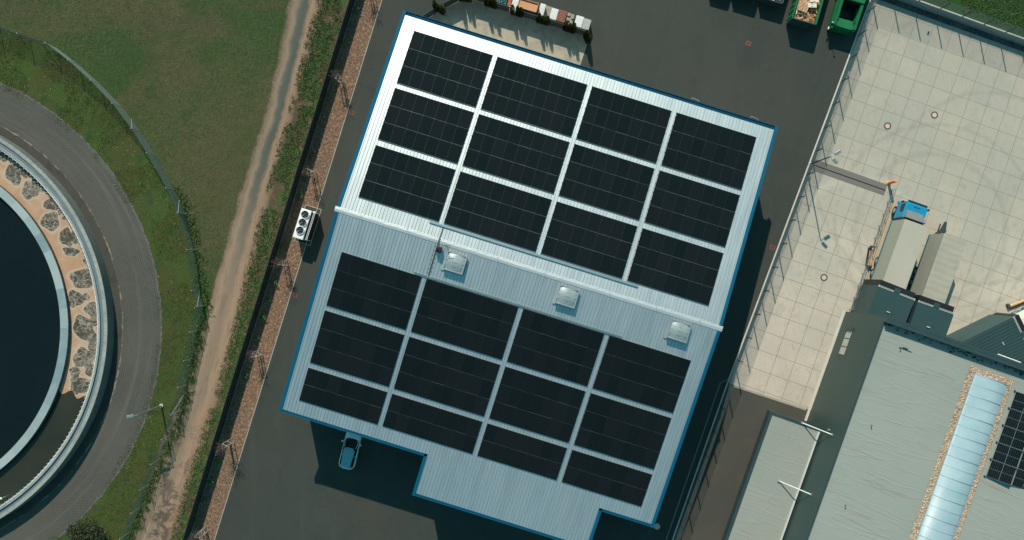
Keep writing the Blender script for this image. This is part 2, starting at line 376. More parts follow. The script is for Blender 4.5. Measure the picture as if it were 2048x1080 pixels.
# slabs
def slab_mat():
    t = NT('concrete_slabs'); uv = t.uv(); sx = t.n('SeparateXYZ'); t.l(uv, sx.inputs[0])
    fx = t.math('FRACT', sx.outputs[0]); fy = t.math('FRACT', sx.outputs[1])
    d = t.math('MINIMUM', t.math('MINIMUM', fx, t.math('SUBTRACT', 1.0, fx)), t.math('MINIMUM', fy, t.math('SUBTRACT', 1.0, fy)))
    fl = t.n('VectorMath', operation='FLOOR'); t.l(uv, fl.inputs[0])
    wn = t.n('TexWhiteNoise', noise_dimensions='2D'); t.l(fl.outputs[0], wn.inputs['Vector'])
    vec = t.world()
    base = t.ramp(wn.outputs[0], [(0.0,(0.366,0.344,0.281)),(0.35,(0.376,0.348,0.281)),(0.65,(0.394,0.354,0.286)),(1.0,(0.404,0.362,0.292))])
    # worn pale strip towards the hall, where trucks do not park
    w_ = t.math('ADD', sx.outputs[1], t.math('MULTIPLY', t.math('SUBTRACT', t.noise(vec, 0.12, 4), 0.5), 10.0))
    base = t.mix(t.math('SUBTRACT', 1.0, t.smooth(w_, -9.0, 1.0)), base, (0.50,0.440,0.362))
    c = t.mix(t.math('MULTIPLY', t.smooth(t.noise(vec, 0.16, 4), 0.42, 0.68), 0.4), base, (0.335,0.325,0.275))
    c = t.mix(t.math('MULTIPLY', t.smooth(t.noise(vec, 0.30, 5, 0.6, 0.4), 0.55, 0.72), 0.45), c, (0.47,0.40,0.31))
    # turning sweeps of the trucks
    for (cx_, cy_, r_, wd_, a_) in ((46.0,4.5,8.2,0.55,0.24),(46.5,5.0,11.0,0.35,0.26),(52.0,9.0,10.5,0.4,0.26),(49.0,12.0,16.0,0.35,0.22),(38.0,3.0,7.0,0.9,-0.5)):
        di = t.n('VectorMath', operation='DISTANCE'); t.l(vec, di.inputs[0]); di.inputs[1].default_value = (cx_, cy_, -1.2)
        dd_ = t.math('ADD', t.math('ABSOLUTE', t.math('SUBTRACT', di.outputs['Value'], r_)), t.math('MULTIPLY', t.math('SUBTRACT', t.noise(vec, 0.8, 4), 0.5), 1.2))
        m_ = t.math('MULTIPLY', t.math('SUBTRACT', 1.0, t.smooth(dd_, 0.0, wd_)), abs(a_))
        c = t.mix(m_, c, (0.22,0.20,0.165) if a_ > 0 else (0.50,0.45,0.36))
    c = t.mix(t.math('MULTIPLY', t.smooth(t.noise(vec, 0.9, 5, 0.65, 0.5), 0.54, 0.74), 0.55), c, (0.285,0.262,0.215))
    c = t.mix(t.math('MULTIPLY', t.smooth(t.noise(vec, 0.22, 6, 0.7, 1.0), 0.57, 0.66), 0.35), c, (0.30,0.28,0.235))
    c = t.mix(t.math('MULTIPLY', t.smooth(t.noise(vec, 3.2, 4, 0.7), 0.62, 0.8), 0.45), c, (0.22,0.20,0.165))
    # rubber scuffs, long arcs
    mp = t.n('Mapping'); mp.inputs['Scale'].default_value = (1,0.25,1); mp.inputs['Rotation'].default_value=(0,0,R(35)); t.l(vec, mp.inputs[0])
    sc = t.noise(mp.outputs[0], 0.5, 3, 0.5, 2.5)
    ln = t.math('SUBTRACT', 1.0, t.math('MULTIPLY', t.math('ABSOLUTE', t.math('SUBTRACT', sc, 0.5)), 40.0), clamp=True)
    c = t.mix(t.math('MULTIPLY', ln, 0.16), c, (0.2,0.19,0.16))
    j = t.smooth(d, 0.005, 0.016)
    c = t.mix(j, (0.19,0.17,0.14), c)
    t.col(c); t.set(0.8, 0, 0.3); t.bump(j, 0.15, 0.01)
    return t.m
M['slabs'] = slab_mat()

# ================================================================== THE GROUND
LOW = -1.2                                # loading yard level
W0, W1, W2 = G(1742,0), G(1458,762), G(1345,1085)
dW = (W0 - W1).normalized(); N0, N1 = G(1830,0), G(2048,79); dN = (N1 - N0).normalized()
def meet(p, d, q, e):
    k = d.x*e.y - d.y*e.x; r = q - p; return p + d*((r.x*e.y - r.y*e.x)/k)
CN = meet(W0, dW, N0, dN)                 # corner of the two retaining walls
dS = (W2 - W1).normalized()
SF = W2 + dS*((-700 - W2.y)/dS.y); EF = N1 + dN*((700 - N1.x)/dN.x)
b = MB(); b.sheet([CN, W1, W2, SF, (-700,-700), (-700,700), (700,700), EF], 0.0)
struct(b.build('ground', M['grass']))
b = MB(); b.sheet([CN, W1, W2, SF, (700,-700), EF], LOW - 0.01)
struct(b.build('lower_ground', M['lane']))
# asphalt yard around the warehouse
K0, K1 = G(764,0), G(429,1080); dK = (K0 - K1).normalized()
kt, kb = K0 + dK*60, K1 - dK*60
b = MB(); b.sheet([kb, W2 + dS*60, W2, W1, CN, CN + dN*-30 + Vector((0,55,0)), kt], 0.008)
struct(b.build('asphalt_yard', M['asphalt']))
b = MB(); b.wall(kb, kt, 0.09, 0.0, 0.045); struct(b.build('kerb', M['kerb']))
# bark bed between dark fence and kerb
P0, P1 = G(709,0), G(377,1077); dP = (P0 - P1).normalized()
pt, pb = P0 + dP*50, P1 - dP*50
b = MB(); b.sheet([pb + Vector((0.03,0,0)), kb - Vector((.05,0,0)), kt - Vector((.05,0,0)), pt + Vector((.03,0,0))], 0.02)
struct(b.build('bark_bed', M['mulch']))
# dirt track
TL = [(690,-420),(612,-120),(583,0),(560,130),(522,270),(492,360),(462,470),(438,560),(415,640),(393,720),(366,800),(322,900),(270,1080),(240,1200),(150,1520)]
TR = [(750,-420),(672,-120),(640,0),(606,130),(576,250),(548,345),(520,450),(494,560),(470,660),(443,760),(412,860),(372,980),(345,1080),(318,1200),(228,1520)]
def resample(pts, n):
    p = np.array(pts, float); d = np.r_[0, np.cumsum(np.hypot(*np.diff(p, axis=0).T))]; t = np.linspace(0, d[-1], n)
    return np.c_[np.interp(t, d, p[:,0]), np.interp(t, d, p[:,1])]
a, c = resample(TL, 90), resample(TR, 90); b = MB(); NC = 8; uvs = []
for i in range(90):
    e0 = (rng.random()-.5)*5-7; e1 = (rng.random()-.5)*5+7
    for k in range(NC+1):
        t = k/NC; x = lerp(a[i]+[e0,0], c[i]+[e1,0], t); b.v.append(tuple(G(x[0], x[1], 0.006))); uvs.append((t, i/89*70))
for i in range(89):
    for k in range(NC):
        q = i*(NC+1)+k; b.f.append((q, q+1, q+NC+2, q+NC+1)[::-1]); b.m.append(0)
it = iter(uvs)
t = NT('dirt_track'); uv = t.uv(); sx = t.n('SeparateXYZ'); t.l(uv, sx.inputs[0]); vec = t.world()
w = t.math('ADD', sx.outputs[0], t.math('MULTIPLY', t.math('SUBTRACT', t.noise(vec, 0.6, 6, 0.7), 0.5), 0.30))
prof = t.ramp(w, [(0.0,(0.080,0.066,0.038)),(0.06,(0.21,0.142,0.092)),(0.22,(0.30,0.205,0.135)),(0.36,(0.24,0.172,0.117)),(0.5,(0.225,0.162,0.112)),(0.68,(0.31,0.205,0.135)),(0.90,(0.24,0.148,0.094)),(1.0,(0.090,0.068,0.042))])
prof2 = t.ramp(w, [(0.0,(0.075,0.066,0.038)),(0.07,(0.18,0.128,0.084)),(0.26,(0.25,0.18,0.125)),(0.37,(0.105,0.106,0.085)),(0.45,(0.080,0.088,0.074)),(0.55,(0.080,0.086,0.072)),(0.68,(0.285,0.188,0.124)),(0.86,(0.24,0.155,0.102)),(1.0,(0.080,0.066,0.040))])
c0 = t.mix(t.smooth(sx.outputs[1], 25.0, 38.0), prof2, prof)
wet = t.math('MULTIPLY', t.smooth(t.noise(vec, 0.55, 6, 0.72, 0.8), 0.49, 0.57), t.math('MULTIPLY', t.smooth(sx.outputs[1], 42.0, 53.0), t.math('MULTIPLY', t.smooth(w, 0.25, 0.4), t.math('SUBTRACT', 1.0, t.smooth(w, 0.75, 0.9)))))
c0 = t.mix(t.math('MULTIPLY', wet, 0.8), c0, (0.062,0.052,0.040))
mp = t.n('Mapping'); mp.inputs['Scale'].default_value = (14, 0.5, 1); t.l(uv, mp.inputs[0])
rut = t.noise(mp.outputs[0], 1.0, 4, 0.6)
c0 = t.mix(t.math('MULTIPLY', t.smooth(rut, 0.50, 0.72), 0.42), c0, (0.075,0.058,0.042))
c0 = t.mix(t.math('MULTIPLY', t.smooth(t.noise(vec, 7.0, 4, 0.7), 0.55, 0.75), 0.35), c0, (0.27,0.20,0.145))
t.col(c0); t.set(0.9, 0, 0.25); t.bump(t.noise(vec, 9, 4, 0.7), 0.6, 0.05)
t.l(t.math('SUBTRACT', 0.92, t.math('MULTIPLY', wet, 0.45)), t.b.inputs['Roughness'])
struct(b.build('dirt_track', t.m, uv=lambda p: next(it)))
# weedy strip between track and dark fence
poly = [G(*p) for p in TR[::1]] + [P1 - dP*5, P0 + dP*6]
b = MB(); b.sheet([G(TR[0][0]-6,TR[0][1])] + [G(p[0]-6, p[1]) for p in TR[1:]] + [P1 - dP*7, P0 + dP*7], 0.003); WEED = [tuple(p) for p in b.v]
struct(b.build('weedy_strip', M['weeds']))
# bank of grass beyond the north wall
b = MB(); b.sheet([CN + Vector((0.1,0.1,0)), EF + Vector((0,.1,0)), EF + Vector((0,40,0)), CN + Vector((6,40,0))], 0.004)
struct(b.build('grass_bank', M['bank']))

# ---- the round tank and its ring road
TC = Vector((-66.8, -6.2, 0))
def arc(r, a0, a1, n, z=0.0):
    return [(TC.x + r*math.cos(a0+(a1-a0)*i/n), TC.y + r*math.sin(a0+(a1-a0)*i/n), z) for i in range(n+1)]
def annulus(name, r0, r1, z, m, n=200, nr=1, jit=0.0, a0=-math.pi, a1=math.pi):
    b = MB(); uvl = []
    for i in range(n+1):
        a_ = a0 + (a1-a0)*i/n
        for k in range(nr+1):
            r = lerp(r0, r1, k/nr) + (jit*(rng.random()-.5) if k in (0, nr) else 0)
            b.v.append((TC.x + r*math.cos(a_), TC.y + r*math.sin(a_), z)); uvl.append((a_*24, r))
    for i in range(n):
        for k in range(nr):
            q = i*(nr+1)+k; b.f.append((q, q+1, q+nr+2, q+nr+1)); b.m.append(0)
    it = iter(uvl)
    return b.build(name, m, uv=lambda p: next(it))
FENCE = [(-160,5),(-60,30),(0,57),(60,79),(115,97),(159,131),(202,170),(245,215),(282,264),(312,312),(350,380),(372,428),(390,500),(400,580),(409,611),(396,661),(384,717),(373,769),(359,822),(341,870),(320,919),(299,968),(282,1014),(260,1064),(238,1120),(215,1180)]
FP = [G(*p) for p in FENCE]
b = MB(); b.sheet([tuple(p) for p in FP[:]] + arc(28.2, R(-70), R(88), 60), 0.003)
VERGE = [tuple(p) for p in b.v]
struct(b.build('flower_verge', M['verge']))
t = NT('ring_pavers'); uv = t.uv(); vec = t.world()
br = t.n('TexBrick'); br.inputs['Scale'].default_value = 1.0; br.inputs['Brick Width'].default_value = 0.34; br.inputs['Row Height'].default_value = 0.21
br.inputs['Mortar Size'].default_value = 0.022; br.inputs['Color1'].default_value = (0.086,0.084,0.070,1); br.inputs['Color2'].default_value = (0.074,0.073,0.062,1); br.inputs['Mortar'].default_value = (0.050,0.050,0.042,1)
t.l(uv, br.inputs['Vector'])
c = t.mix(t.math('MULTIPLY', t.smooth(t.noise(vec, 0.14, 4), 0.42, 0.62), 0.55), br.outputs[0], (0.092,0.084,0.068))
mp = t.n('Mapping'); mp.inputs['Scale'].default_value = (0.05,1.6,1); t.l(uv, mp.inputs[0])
c = t.mix(t.math('MULTIPLY', t.smooth(t.noise(mp.outputs[0], 1.0, 5, 0.65), 0.5, 0.72), 0.5), c, (0.130,0.122,0.104))
c = t.mix(t.math('MULTIPLY', t.smooth(t.noise(vec, 5, 4, 0.7), 0.55, 0.75), 0.4), c, (0.048,0.048,0.039))
t.col(c); t.set(0.85, 0, 0.3); t.bump(br.outputs['Fac'], -0.3, 0.02)
struct(annulus('ring_road', 24.55, 28.75, 0.012, t.m, jit=0.07, n=360))
struct(annulus('ring_gutter', 23.4, 24.6, 0.009, ground_mat('old_gutter_concrete', [(0.062,0.060,0.050),(0.6,5,0.45,0.65,(0.045,0.046,0.040),0.8),(3,4,0.5,0.7,(0.085,0.080,0.066),0.5)], bump=(9,0.4,0.03))))
struct(annulus('ring_edging', 24.53, 24.66, 0.018, ground_mat('pale_mortar_line', [(0.20,0.18,0.145),(0.9,4,0.42,0.55,(0.075,0.070,0.058),0.9)]), n=420, jit=0.13))
struct(annulus('verge_edging', 28.70, 28.86, 0.020, ground_mat('stone_edging', [(0.13,0.125,0.105),(5,4,0.45,0.6,(0.06,0.06,0.045),0.8)]), n=520, jit=0.16))

tank = thing('treatment_tank', 'large round concrete treatment tank with double ring walls and brown foam', 'tank', TC)
t = NT('tank_rim_concrete'); o = t.obj(); c = t.ramp(t.noise(o, 0.7, 5), [(0.3,(0.21,0.225,0.205)),(0.7,(0.32,0.325,0.295))]); t.col(c); t.set(0.8)
rimc = t.m
b = MB(); b.lathe([(22.72,-0.4),(22.72,1.6),(22.92,1.6),(22.92,1.42),(23.32,1.42),(23.32,1.6),(23.70,1.6)], 260); b.build('outer_wall', rimc, tank)
b = MB(); b.lathe([(23.70,1.6),(23.70,0.0)], 260); b.build('outer_face', plain('dark_outer_face', (0.13,0.14,0.13), 0.85, var=0.2, scale=0.8), tank)  # outer side of the wall, a darker grey than the rim
b = MB(); b.lathe([(22.93,1.43),(23.31,1.43)], 260); b.build('rim_channel', plain('channel_blue_grey', (0.13,0.18,0.20), 0.4, var=0.2, scale=0.5), tank)
b = MB()
mj = plain('rim_joint', (0.17,0.18,0.165), 0.8)
for i in range(64):
    a_ = R(-62) + R(124)*i/64
    b = MB(); b.obox((23.53*math.cos(a_), 23.53*math.sin(a_)), 0.44, 0.025, 1.55, 1.608, a_); b.build('rim_joint', mj, tank)
t = NT('inner_rim_plates'); o = t.obj(); sx = t.n('SeparateXYZ'); t.l(o, sx.inputs[0])
an = t.math('ARCTAN2', sx.outputs[1], sx.outputs[0]); cl = t.math('FLOOR', t.math('MULTIPLY', an, 9.0)); wn = t.n('TexWhiteNoise', noise_dimensions='1D'); t.l(cl, wn.inputs['W'])
sm = t.mix(t.math('MULTIPLY', t.smooth(t.noise(o, 0.9, 5), 0.45, 0.7), 0.4), t.ramp(wn.outputs[0], [(0.0,(0.17,0.24,0.255)),(0.6,(0.26,0.32,0.325)),(1.0,(0.33,0.375,0.37))]), (0.34,0.36,0.34))
t.col(sm); t.set(0.5, 0.0)
b = MB(); b.lathe([(18.52,-0.6),(18.52,1.30),(19.36,1.30),(19.36,1.22)], 260); b.build('inner_rim', t.m, tank)
b = MB(); b.lathe([(19.36,1.22),(19.34,0.3)], 260); b.build('inner_wall', ground_mat('algae_wall', [(0.055,0.055,0.045),(4,4,0.45,0.6,(0.15,0.14,0.12),0.8)], bump=(6,0.6,0.05)), tank)
b = MB(); n = 300
for i in range(n):
    a0, a1 = R(-100)+R(200)*i/n, R(-100)+R(200)*(i+1)/n
    b.tube((22.62*math.cos(a0),22.62*math.sin(a0),1.45),(22.62*math.cos(a1),22.62*math.sin(a1),1.45),0.05,6,cap=False)
b.build('scum_pipe', M['white'], tank)
for i in range(96):
    b = MB(); a_ = R(-62) + R(124)*i/96
    b.obox((22.55*math.cos(a_), 22.55*math.sin(a_)), 0.22, 0.06, 0.9, 1.5, a_, 0)
    if a_ > R(12): b.obox((22.42*math.cos(a_+.006), 22.42*math.sin(a_+.006)), 0.16, 0.30, 0.7, 1.15, a_, 1)
    b.build('pipe_bracket', [M['steel'], M['black']], tank)
t = NT('channel_water'); vec = t.world(); t.col(t.ramp(t.noise(vec, 0.2, 4), [(0.3,(0.020,0.022,0.014)),(0.7,(0.034,0.034,0.021))])); t.set(0.12, 0, 0.5); t.bump(t.noise(vec, 1.2, 3), 0.05, 0.03)
o = annulus('channel_water', 19.3, 22.75, 0.72, t.m); struct(o)
t = NT('clear_dark_water'); vec = t.world(); t.col(t.ramp(t.noise(vec, 0.1, 3), [(0.3,(0.004,0.008,0.008)),(0.7,(0.006,0.011,0.010))])); t.set(0.10, 0, 0.3); t.bump(t.noise(vec, 2.0, 3), 0.03, 0.02)
o = annulus('basin_water', 0.0, 18.6, 0.55, t.m); struct(o)
# foam floating on the channel
t = NT('brown_foam'); vec = t.world()
wp = t.n('TexNoise'); wp.inputs['Scale'].default_value = 0.9; wp.inputs['Detail'].default_value = 3; t.l(vec, wp.inputs['Vector'])
ad = t.n('VectorMath', operation='MULTIPLY_ADD'); t.l(wp.outputs['Color'], ad.inputs[0]); ad.inputs[1].default_value = (1.6,1.6,0); t.l(vec, ad.inputs[2])
w2 = t.n('TexNoise'); w2.inputs['Scale'].default_value = 2.6; w2.inputs['Detail'].default_value = 3; t.l(vec, w2.inputs['Vector'])
a2 = t.n('VectorMath', operation='MULTIPLY_ADD'); t.l(w2.outputs['Color'], a2.inputs[0]); a2.inputs[1].default_value = (0.7,0.7,0); t.l(ad.outputs[0], a2.inputs[2])
at = t.n('Attribute', attribute_name='opening'); dd = at.outputs['Fac']
v2 = t.n('TexVoronoi', feature='DISTANCE_TO_EDGE', voronoi_dimensions='2D'); v2.inputs['Scale'].default_value = 0.85; t.l(a2.outputs[0], v2.inputs['Vector'])
fo = t.ramp(t.noise(vec, 0.5, 5, 0.65), [(0.3,(0.36,0.205,0.118)),(0.52,(0.42,0.255,0.158)),(0.72,(0.45,0.345,0.25))])
dd = t.math('ADD', dd, t.math('MULTIPLY', t.math('SUBTRACT', t.noise(vec, 3.0, 4), 0.5), 0.16))
cell = t.math('SUBTRACT', 1.0, t.smooth(dd, 0.90, 1.02))
rim = t.math('MULTIPLY', t.math('SUBTRACT', 1.0, t.smooth(dd, 1.0, 1.35)), t.math('SUBTRACT', 1.0, cell))
dark = t.ramp(t.noise(vec, 2.5, 4), [(0.3,(0.042,0.036,0.026)),(0.7,(0.085,0.072,0.054))])
def ridge(sc, k, dist):
    n = t.noise(vec, sc, 4, 0.6, dist); return t.math('SUBTRACT', 1.0, t.math('MULTIPLY', t.math('ABSOLUTE', t.math('SUBTRACT', n, 0.5)), k), clamp=True)
v3 = t.n('TexVoronoi', feature='DISTANCE_TO_EDGE', voronoi_dimensions='2D'); v3.inputs['Scale'].default_value = 2.1; t.l(a2.outputs[0], v3.inputs['Vector'])
fil = t.math('MAXIMUM', t.math('MULTIPLY', t.math('SUBTRACT', 1.0, t.smooth(v3.outputs['Distance'], 0.015, 0.11)), t.smooth(t.noise(vec, 0.5, 2), 0.38, 0.62)), t.math('MAXIMUM', t.math('MULTIPLY', t.math('SUBTRACT', 1.0, t.smooth(v2.outputs['Distance'], 0.015, 0.085)), t.smooth(t.noise(vec, 0.8, 2), 0.35, 0.6)), t.math('MULTIPLY', ridge(1.0, 20.0, 1.6), t.smooth(t.noise(vec, 0.55, 3), 0.36, 0.6))))
inner = t.mix(t.math('MULTIPLY', fil, 0.8), dark, (0.36,0.315,0.25))
c = t.mix(t.math('MULTIPLY', rim, 0.7), fo, (0.44,0.365,0.28)); c = t.mix(cell, c, inner)
t.col(c); t.set(0.75, 0, 0.3); t.bump(t.noise(vec, 6, 4), 0.3, 0.03)
# openings in the foam where dark water shows: plan pixel, radii, turn
CELLS = [(-22,285,22,17,-30),(3,303,15,21,10),(27,349,15,23,20),(47,341,11,16,25),(60,381,17,18,0),(80,366,19,22,-20),(103,409,17,12,-10),(101,443,19,19,0),(120,425,5,6,0),(128,436,5,4,0),(133,475,14,19,20),(155,468,11,21,-12),
         (142,503,17,9,-8),(175,522,9,8,0),(170,556,31,20,10),(150,598,17,17,0),(172,594,9,8,0),(187,618,18,16,10),(165,652,20,21,0),(190,640,9,12,0),(178,672,22,13,-20),(190,702,15,19,15),(166,716,20,20,-20),(182,740,14,13,0),(150,745,11,13,10),(163,770,25,16,-10),(187,768,10,13,20),(150,782,9,8,0)]
rc = random.Random(5)
for i in range(14): an_ = R(72+3.4*i); CELLS.append((-230+408*math.cos(an_)+rc.uniform(-12,12), 656-408*math.sin(an_)+rc.uniform(-12,12), rc.uniform(13,22), rc.uniform(12,20), rc.uniform(-30,30)))
CP = []
for x, y, rx, ry, an_ in CELLS: p = G(x, y, 0.745); CP.append((p.x, p.y, rx*89.3/F, ry*89.3/F, R(an_), rc.random()*6))
b = MB(); n = 620; nr = 46; opn = []
for i in range(n+1):
    for k in range(nr+1):
        r = lerp(19.34, 22.74, k/nr); a0 = R(-20.6) + 0.010*math.sin(k/nr*3.1) - 0.014*math.sin(k*.28) + 0.003*rng.random()
        a_ = lerp(a0, R(110), i/n); x, y = TC.x+r*math.cos(a_), TC.y+r*math.sin(a_); b.v.append((x, y, 0.745)); best = 9.0
        for cx, cy, rx, ry, an_, ph in CP:
            dx, dy = x-cx, y-cy
            if abs(dx) > 3 or abs(dy) > 3: continue
            u_, w_ = (dx*math.cos(an_)+dy*math.sin(an_))/rx, (-dx*math.sin(an_)+dy*math.cos(an_))/ry; tt = math.atan2(w_, u_)
            best = min(best, math.hypot(u_, w_)/(1+.10*math.sin(3*tt+ph)+.06*math.sin(5*tt+2*ph)))
        opn.append(min(best, 3.0))
for i in range(n):
    for k in range(nr):
        q = i*(nr+1)+k; b.f.append((q, q+1, q+nr+2, q+nr+1)); b.m.append(0)
o = b.build('foam', t.m); at_ = o.data.attributes.new('opening', 'FLOAT', 'POINT'); at_.data.foreach_set('value', opn)
tag(o, 'brown sludge foam floating on the tank ring channel', 'foam', kind='stuff')
o = thing('level_sensor', 'small grey sensor post standing in the brown channel water', 'sensor', G(14,992,0.7))
b = MB(); b.tube((0,0,-.3),(0,0,0.95),0.04); b.build('post', M['steel'], o)
b = MB(); b.rbox((-.16,0.02,1.0),0.5,0.2,0.14,0.03); b.build('sensor_head', M['white'], o)

# ================================================================== FENCES, LAMPS, PLANTS ON THE WEST SIDE
def mesh_panel_mat(name, colr, f):
    t = NT(name); t.col(colr); t.set(0.6, 0.1, 0.3)
    tr = t.n('BsdfTransparent'); mx = t.n('MixShader'); g = t.n('NewGeometry'); dp = t.n('VectorMath', operation='DOT_PRODUCT'); t.l(g.outputs['Normal'], dp.inputs[0]); t.l(g.outputs['Incoming'], dp.inputs[1])
    co = t.math('MAXIMUM', t.math('ABSOLUTE', dp.outputs['Value']), 0.08)      # wires cover more of the view the more obliquely the mesh is seen
    t.l(t.math('SUBTRACT', 1.0, t.math('POWER', 1.0-f, t.math('DIVIDE', 1.0, co))), mx.inputs[0])
    t.l(tr.outputs[0], mx.inputs[1]); t.l(t.b.outputs[0], mx.inputs[2]); t.l(mx.outputs[0], t.t.nodes['Material Output'].inputs[0]); return t.m
M['chain'] = mesh_panel_mat('coated_wire_mesh', (0.19,0.24,0.22), 0.17)
cf = thing('chain_link_fence', 'green grey chain link fence curving round the tank verge', 'fence')
b = MB()
for p, q in zip(FP[:-1], FP[1:]): b.add([p, q, q+Vector((0,0,2.3)), p+Vector((0,0,2.3))], [(0,1,2,3)])
b.build('wire_mesh', M['chain'], cf)
for i, p in enumerate(FP):
    if 1 < i: 
        b = MB(); b.tube(p, p+Vector((0,0,2.38)), 0.035); b.tube(p+Vector((0,0,2.38)), p+Vector((0,0,2.42)), 0.05); b.build('post', M['steel'], cf)
for i in (4, 8, 11, 14, 18):
    p, q = FP[i], FP[i] + (FP[i-1]-FP[i]).normalized()*1.75
    b = MB(); b.tube(p+Vector((0,0,2.1)), q, 0.03); b.build('brace', M['steel'], cf)

pf = thing('privacy_fence', 'long black privacy fence between the weedy strip and the bark bed', 'fence')
pa, pz = P0 + dP*14, P1 - dP*14; L = (pa-pz).length; npn = int(L/2.5)
b = MB(); b.wall(pz, pa, 0.05, 0.04, 1.98)
nn = Vector((-dP.y, dP.x, 0))
for k in range(9): 
    for s in (-1, 1):
        z = 0.15+k*0.22; b.wall(pz+nn*0.032*s, pa+nn*0.032*s, 0.012, z, z+0.02)
b.build('screen', M['privacy'], pf)
for i in range(npn+1):
    p = pz + (pa-pz)*(i/npn); b = MB(); b.obox(p, 0.09, 0.09, 0.0, 2.04, math.atan2(dP.y, dP.x)); b.build('post', M['darksteel'], pf)
b = MB(); b.wall(pz + nn*-0.12, pa + nn*-0.12, 0.05, 0.0, 0.05); b.build('base_edging', M['retaining'], pf)

def street_lamp(name, label, base, h, arms, zb=0.0, group=None):
    o = thing(name, label, 'lamp', base, 0, group)
    b = MB(); b.tube((0,0,0),(0,0,h),0.085,10,0.05); b.build('pole', M['lamp'] if len(arms)==1 else M['darksteel'], o)
    b = MB(); b.cyl(0,0,0.2,0,0.12,12); b.build('base_plate', M['coping'], o)
    for dx, dy in arms:
        d = Vector((dx,dy,0)); l = d.length; u = d.normalized()
        b = MB(); b.tube((0,0,h-0.05), u*(l*0.5)+Vector((0,0,h)), 0.03); b.build('arm', M['lamp'], o)
        b = MB(); mt = Matrix.Translation(u*l*0.8+Vector((0,0,h+.03))) @ Matrix.Rotation(math.atan2(dy,dx),4,'Z')
        b.rbox((0,0,0),0.72,0.32,0.14,0.05,M=mt); b.build('lamp_head', M['lamp'], o)
    return o
street_lamp('street_lamp', 'single headed grey street lamp on the verge beside the ring road', G(323,811), 5.8, [(-0.9,-0.18)])
street_lamp('street_lamp', 'tall twin headed lamp pole at the concrete yard wall', G(1620,328), 5.9, [(0.85,0.5),(0.5,-0.55)])

# leafy things made of many small faces
def leaf_cloud(b, pts, size, mi=0, up=0.4):
    for p in pts:
        s = size*(0.6+0.8*random.random()); d = Vector((random.gauss(0,1),random.gauss(0,1),random.gauss(0,1)+up)).normalized()
        a = d.orthogonal().normalized(); a.rotate(Matrix.Rotation(random.random()*6.28,3,d)); c = d.cross(a); p = Vector(p)
        b.add([p-a*s*.5, p+c*s*.32, p+a*s*.7, p-c*s*.32], [(0,1,2,3)], mi)
def make_bush(name, label, loc, rad, h):
    o = thing(name, label, 'shrub', loc)
    b = MB()
    for k in range(9):
        a_ = k*0.7; b.tube((0,0,0),(math.cos(a_)*rad*.6, math.sin(a_)*rad*.6, h*.6),0.05,5,0.015)
    b.build('stem', M['bark'], o)
    pts = []
    lobes = [(random.gauss(0,.42)*rad, random.gauss(0,.42)*rad, h*(.45+.3*random.random()), rad*(.35+.25*random.random())) for _ in range(16)]
    for x,y,z,r in lobes:
        for _ in range(330):
            d = Vector((random.gauss(0,1),random.gauss(0,1),random.gauss(0,1)+.3)).normalized()*r*(0.55+0.5*random.random())
            if z+d.z > .05: pts.append((x+d.x, y+d.y, z+d.z*.8))
    b = MB(); leaf_cloud(b, pts, 0.16); b.build('foliage', M['leaf_bush'], o)
make_bush('shrub', 'dark rounded shrub in yellowing grass beside the ring road', G(183,1068), 2.0, 1.9)

# bare young trees tied to three stakes
def make_staked_tree():
    o = thing('young_tree', '', 'tree', (0,0,0), 0, 'young staked trees in the bark bed')
    b = MB(); b.tube((0,0,0),(0.04,0.02,1.9),0.045,6,0.03); b.tube((0.04,0.02,1.9),(0,0,3.1),0.03,5,0.008); b.build('trunk', M['bark'], o)
    b = MB(); tips = []
    for k in range(30):
        z0 = 1.5+1.4*random.random(); a_ = random.random()*6.28; l = .35+.55*random.random()
        p = Vector((0.03,0.01,z0)); q = p+Vector((math.cos(a_)*l, math.sin(a_)*l, .25+.4*random.random()))
        b.tube(p,q,0.012,4,0.004); tips.append(q)
        for _ in range(3):
            r_ = lerp(p,q,.4+.5*random.random()); e = r_+Vector((random.gauss(0,.16),random.gauss(0,.16),.15+.1*random.random())); b.tube(r_,e,0.006,3,0.003); tips.append(e)
    b.build('branches', M['bark'], o)
    b = MB(); leaf_cloud(b, [t_+Vector((random.gauss(0,.06),random.gauss(0,.06),random.gauss(0,.06))) for t_ in tips for _ in range(3)], 0.06); b.build('foliage', M['leaf_red'], o)
    return o
def make_stakes():
    o = thing('tree_stakes', '', 'tree stakes', (0,0,0), 0, 'tripod stakes round the young trees')
    cs = [Vector((.33*math.cos(a_),.33*math.sin(a_),0)) for a_ in (R(70),R(190),R(310))]
    for c in cs:
        b = MB(); b.tube(c, c+Vector((0,0,2.25)), 0.04, 8); b.build('stake', M['stake'], o)
    for i in range(3):
        for z in (2.15, 0.7):
            b = MB(); d = (cs[(i+1)%3]-cs[i]); b.tube(cs[i]+Vector((0,0,z))-d*.04, cs[(i+1)%3]+Vector((0,0,z))+d*.04, 0.03, 6); b.build('rail', M['stake'], o)
    return o
tree0, stk0 = make_staked_tree(), make_stakes()
spots = [(676,154,'beside the black fence opposite the bright roof slope'),(618,343,'in the bark bed just above the white chiller'),(562,527,'in the bark bed just below the white chiller'),
         (507,711,'in the bark bed level with the shaded roof slope'),(448,893,'in the bark bed level with the parked white car'),(395,1072,'in the bark bed at the lower edge of the picture'),(735,-36,'in the bark bed at the upper edge of the picture')]
